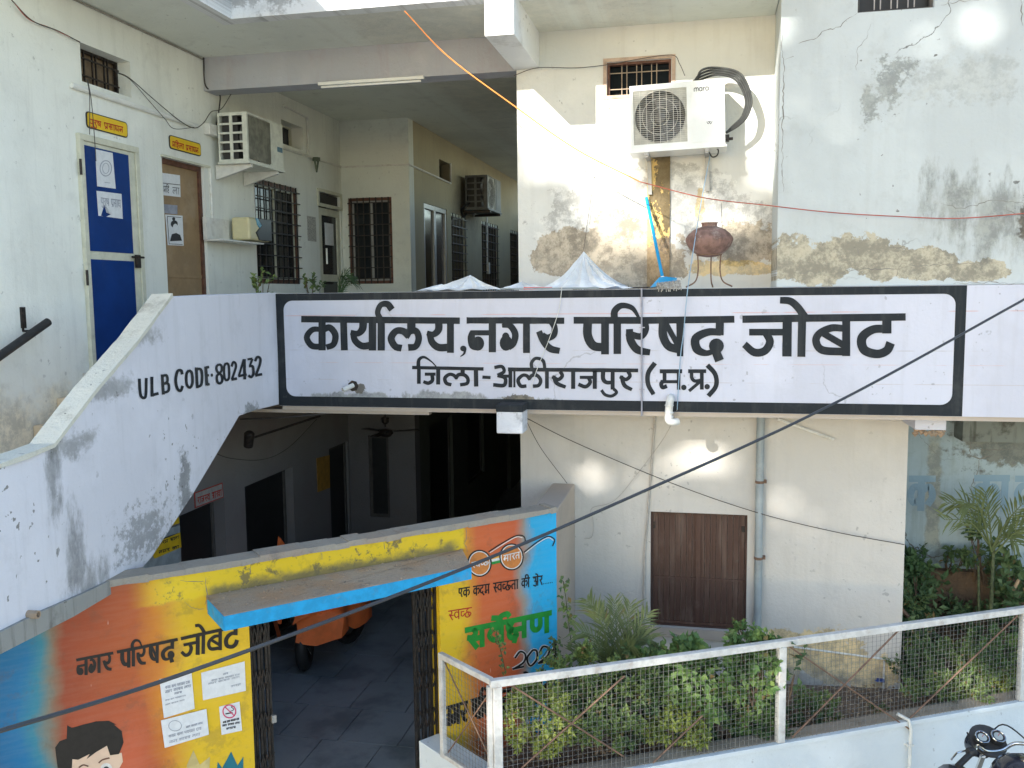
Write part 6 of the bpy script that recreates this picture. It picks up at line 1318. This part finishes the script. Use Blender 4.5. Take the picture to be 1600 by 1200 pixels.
# climbing sprigs on the mural side
def vine(lab, pts, fr, d, n, L, mat):
    P_ = [fr.P(*fr.px(x, y, d), d) for x, y in pts]; t = thing('climber', lab, 'climber', tuple(P_[0])); obj('stem', MB().tube(cat_rom(P_, 5), .004, 5), M_gstem, t)
    mb = MB(); Q = cat_rom(P_, 8)
    for k in range(n): q = random.choice(Q); leaf(mb, q+rv()*.05, rv()+Vector((0, -.2, -.3)), Vector((0, -.7, .7))+rv()*.5, L*random.uniform(.7, 1.2), L*.7)
    obj('foliage', mb, mat, t); return t
vine('climbing sprig with dark leaves on the buff return wall', [(893, 1010), (888, 970), (884, 935), (880, 908)], FG, .0-.12, 46, .05, M_lf)
vine('thin climbing sprig in front of the green word', [(790, 1052), (783, 1020), (778, 1000), (775, 985)], FG, -.15, 34, .035, M_lf)
vine('climbing sprig over the year on the mural', [(880, 1040), (866, 1015), (868, 1000), (845, 1030)], FG, -.2, 40, .04, M_lf)
# palms
def frond(par, base, tip, sag, n, L, mat, side, name='frond'):
    base = Vector(base); tip = Vector(tip); mid = (base+tip)/2+Vector((0, 0, sag)); C = cat_rom([base, mid, tip], n); mb = MB()
    mb.tube(C, [.008*(1-i/len(C))+.002 for i in range(len(C))], 5)
    m_ = len(C)
    for i in range(int(m_*.22), m_):
        f = i/m_; t_ = (C[min(i+1, m_-1)]-C[max(0, i-1)]).normalized(); s = t_.cross(Vector(side)).normalized(); l = L*(1-.65*abs(f-.5)**1.2*1.2)*(1 if f < .9 else .7)
        for sg in (-1, 1):
            if random.random() < .1: continue
            d = (t_*1.0+s*sg*.7+Vector((0, 0, -.02))+rv()*.2).normalized(); p = C[i]; w = L*.034; l *= random.uniform(.75, 1.15)
            nn = d.cross(s).normalized(); e = p+d*l+Vector((0, 0, -l*.14)); q = p+d*l*.5; x_ = d.cross(nn).normalized()*w
            mb.add([p-x_*.3, p+x_*.3, q+x_, q-x_, e], [(0, 1, 2, 3), (3, 2, 4)])
    return obj(name, mb, mat, par)
b0 = at(965, 1070, .75); t = thing('palm', 'areca palm with arching fronds left of the shutters', 'palm', tuple(b0))
for tx, ty, dd, sg in ((918, 938, .75, .12), (936, 950, .9, .1), (985, 945, .8, .06), (1012, 958, .7, .1), (1018, 1000, .6, .16), (900, 985, .7, .14), (925, 1020, .6, .12), (990, 1010, .5, .12), (895, 1020, .8, .1), (960, 940, .85, .03), (1000, 985, .95, .08)):
    frond(t, b0+rv()*.03, at(tx, ty, dd), sg, 14, .2, M_palm, (0, -1, .3))
for k in range(7): q = rv()*.06; obj('stem', MB().tube([b0+Vector((q.x, q.y, -.25)), b0+Vector((q.x*1.4, q.y, .15))], [.012, .008], 6), M_gstem, t)
b0 = PY(1552, 868, 8.7); g0 = Vector((b0.x, 8.7, .36)); t = thing('palm', 'taller palm with a green stem before the pale blue wall', 'palm', tuple(g0))
obj('trunk', MB().tube([g0, b0+Vector((0, 0, .1))], [.022, .014], 8), M_gstem, t); obj('trunk', MB().tube([g0+Vector((-.06, .05, 0)), b0+Vector((-.12, 0, -.1))], [.016, .01], 8), M_gstem, t)
for tx, ty, sg in ((1480, 785, .16), (1476, 812, .12), (1505, 790, .2), (1540, 770, .04), (1600, 785, .05), (1625, 830, .1), (1590, 850, .12), (1640, 800, .08)):
    frond(t, b0+rv()*.03+Vector((0, 0, .05)), PY(tx, ty, 8.6+random.uniform(-.25, .25)), sg, 9, .25, M_palm, (0, -1, .3))
a = PY(1425, 905, 8.8); b = PY(1470, 895, 8.8); t = thing('palm', 'long bent leaf arching over the plinth at left', 'plant', tuple(a)); frond(t, PY(1420, 915, 8.9), PY(1480, 902, 8.8), .1, 10, .07, M_palm, (0, 0, 1))
# porch plants
for lab, x, y, w, h, n, L in (('leafy pot plant left of the porch window foot', 410, 446, 26, 34, 70, .06), ('low leafy plant under the porch window', 487, 448, 44, 18, 90, .055)):
    c = PX(x, y, -4.2); s = (c-Vector((0, 0, EYE))).length/F; shrub('pot_plant', lab, c, (w*s/2, .1, h*s/2+.03), n, L, M_lf, 'plant', base=Vector((c.x, c.y, 3.42)))
b0 = PX(528, 470, -3.9); t = thing('pot_plant', 'drooping dark palm leaf beside the corner door', 'plant', tuple(b0))
for tx, ty in ((545, 432), (556, 437), (562, 446), (536, 434)): frond(t, b0, PX(tx, ty, -3.8), .12, 12, .14, M_lfd, (1, 0, .3))
# litter and dead leaves on the soil
mb = MB(); random.seed(9)
for k in range(1500):
    u = random.uniform(.1, 4.6); d = random.uniform(.24, .95) if random.random() < .8 else random.uniform(.24, .5); p = FT.P(u, .575-.085*d+.004, d)
    if p.y > 8.0: continue
    leaf(mb, p, Vector((random.uniform(-1, 1), random.uniform(-1, 1), .1)), Vector((0, 0, 1))+rv()*.4, random.uniform(.02, .05), .022)
o = obj('dead_leaves', mb, leafmat('dead_leaf_brown', (.18, .10, .05), (.40, .30, .18), None, .05), kind='stuff'); tag(o, 'dry brown leaves scattered on the soil behind the mesh', 'leaf litter')
a = at(1428, 960, 1.0); b = at(1412, 948, 1.0); solo('stick', MB().tube([at(1403, 945, 1.0), at(1432, 978, .9)], .018, 6), M_rust, 'brown stick leaning at the corner of the cream wall', 'stick')
solo('stick', MB().tube([at(1580, 928, .8), at(1592, 906, .8)], .015, 6), simple('pale_stick', (.4, .28, .16), .8), 'pale broken stick among the leaves at right', 'stick')
# ================================================================ street trees on the camera side (cast the dappled shade)
GAPS = []   # (X, Z on the plane Y=8.09 reached along the sun, rx, rz)
def gap(p, rx, rz):
    rx *= 1.25; rz *= 1.25; q = Vector(p)+SUN*((8.09-p[1])/SUN.y); GAPS.append((q.x, q.z, rx*.72, rz*.72))
    for _k in range(6): a = random.uniform(0, 6.283); s_ = random.uniform(.5, 1.15); GAPS.append((q.x+rx*s_*math.cos(a), q.z+rz*s_*math.sin(a), rx*random.uniform(.2, .5), rz*random.uniform(.2, .5)))
for x, y, rx, rz in ((880, 200, .45, .32), (930, 250, .35, .28), (990, 300, .25, .2), (850, 160, .3, .2), (1175, 190, .22, .4), (1160, 330, .25, .14), (1060, 320, .22, .1), (1115, 360, .2, .12), (900, 330, .14, .1), (1130, 420, .15, .08), (860, 725, .16, .14), (970, 735, .2, .18), (1125, 725, .2, .16), (1235, 780, .2, .16), (1310, 760, .1, .12), (960, 940, .1, .12), (1060, 1020, .3, .1), (1350, 1060, .25, .2), (1000, 370, .5, .25), (830, 260, .2, .25), (900, 740, .25, .2), (1050, 740, .3, .18), (1165, 740, .15, .15), (1260, 810, .25, .18), (950, 430, .4, .08), (1180, 250, .2, .5)): gap(PY(x, y, 8.09), rx, rz)
for x, y, rx, rz in ((1248, 175, .24, .2), (1462, 68, .15, .12), (1320, 120, .1, .14), (1400, 160, .12, .08), (1300, 230, .14, .08), (1540, 150, .1, .1), (1390, 245, .1, .1), (1240, 50, .16, .12), (1510, 30, .25, .12), (1230, 320, .1, .25), (1590, 70, .15, .1), (500, 500, .14, .12), (770, 590, .08, .12), (1240, 600, .06, .08)): gap(PY(x, y, 7.45), rx, rz)
for x in range(500, 1200, 60): gap(PY(x, -20, 7.05), .34, .28)
gap(PY(785, 40, 7.0), .25, .3)
for x, y, rx, rz in ((1350, 1185, .2, .12), (1060, 1200, .15, .08), (1240, 1180, .08, .06)): gap(at(x, y, 0), rx, rz)
for x, y, d, rx, rz in ((835, 1125, .3, .3, .2), (1090, 1060, .2, .2, .12), (1185, 1040, .1, .12, .1), (1150, 1120, .2, .14, .1), (950, 960, .6, .16, .1), (1450, 962, 0, .14, .06), (820, 1050, 0, .15, .06), (1265, 1100, .4, .12, .08), (900, 1080, .4, .3, .16), (1000, 1100, .4, .32, .16), (1130, 1080, .2, .35, .16), (1500, 1070, .3, .3, .14), (1050, 1130, .3, .2, .08), (1180, 1000, .5, .15, .08), (1500, 1040, .4, .2, .1), (1580, 1000, .4, .12, .1), (965, 980, .7, .15, .1), (860, 1100, .3, .15, .2)): gap(at(x, y, d), rx, rz)
for x, y, rx, rz in ((760, 985, .1, .14), (840, 960, .1, .1), (860, 860, .1, .1), (650, 850, .15, .05)): gap(FG.P(*FG.px(x, y)), rx, rz)
M_tree = leafmat('neem_leaf_green', (.04, .09, .03), (.07, .14, .04), None, .12)
random.seed(77)
for ti, (a0, a1, lab) in enumerate(((-4.9, 2.2, 'tall leafy street tree behind the viewpoint at left'), (1.8, 9.5, 'tall leafy street tree behind the viewpoint at right'))):
    cen = Vector(((a0+a1)/2, 8.09, 3.6))-SUN*25.5; t = thing('street_tree', lab, 'tree', (cen.x, cen.y, 0))
    mb = MB(); cnt = 0
    while cnt < (14500, 15000)[ti]:
        a = random.uniform(a0, a1); b = random.uniform(-1.8, 8.6); tt = random.uniform(22., 29.)
        e = ((a-(a0+a1)/2)/((a1-a0)/2+.5))**4+((b-3.4)/5.4)**4+((tt-25.5)/3.7)**2
        if e > 1.0+.3*random.random(): continue
        if any(((a-g[0])/g[2])**2+((b-g[1])/g[3])**2 < 1+.35*mnoise.noise(Vector((a*4, b*4, 0))) for g in GAPS): continue
        p = Vector((a, 8.09, b))-SUN*tt; s = random.uniform(.2, .3)
        leaf(mb, p, rv(), SUN*-1+rv()*.55, s*1.25, s); cnt += 1
    obj('crown', mb, M_tree, t, kind='stuff')
    tr_ = [Vector((cen.x, cen.y, -.02)), Vector((cen.x+.1, cen.y, 2.5)), Vector((cen.x-.1, cen.y+.1, 7.5)), Vector((cen.x, cen.y, cen.z))]
    obj('trunk', MB().tube(cat_rom(tr_, 4), [.3-.013*k for k in range(13)], 12), M_stem, t, smooth=True)
    mb = MB()
    for k in range(7): q = cen+Vector((random.uniform(-3.0, 3.0), random.uniform(-1.5, 1.5), random.uniform(-1.5, 3))); mb.tube([Vector((cen.x, cen.y, 7.0+.5*k)), (cen+q)/2, q], [.12, .07, .03], 7)
    obj('limbs', mb, M_stem, t)
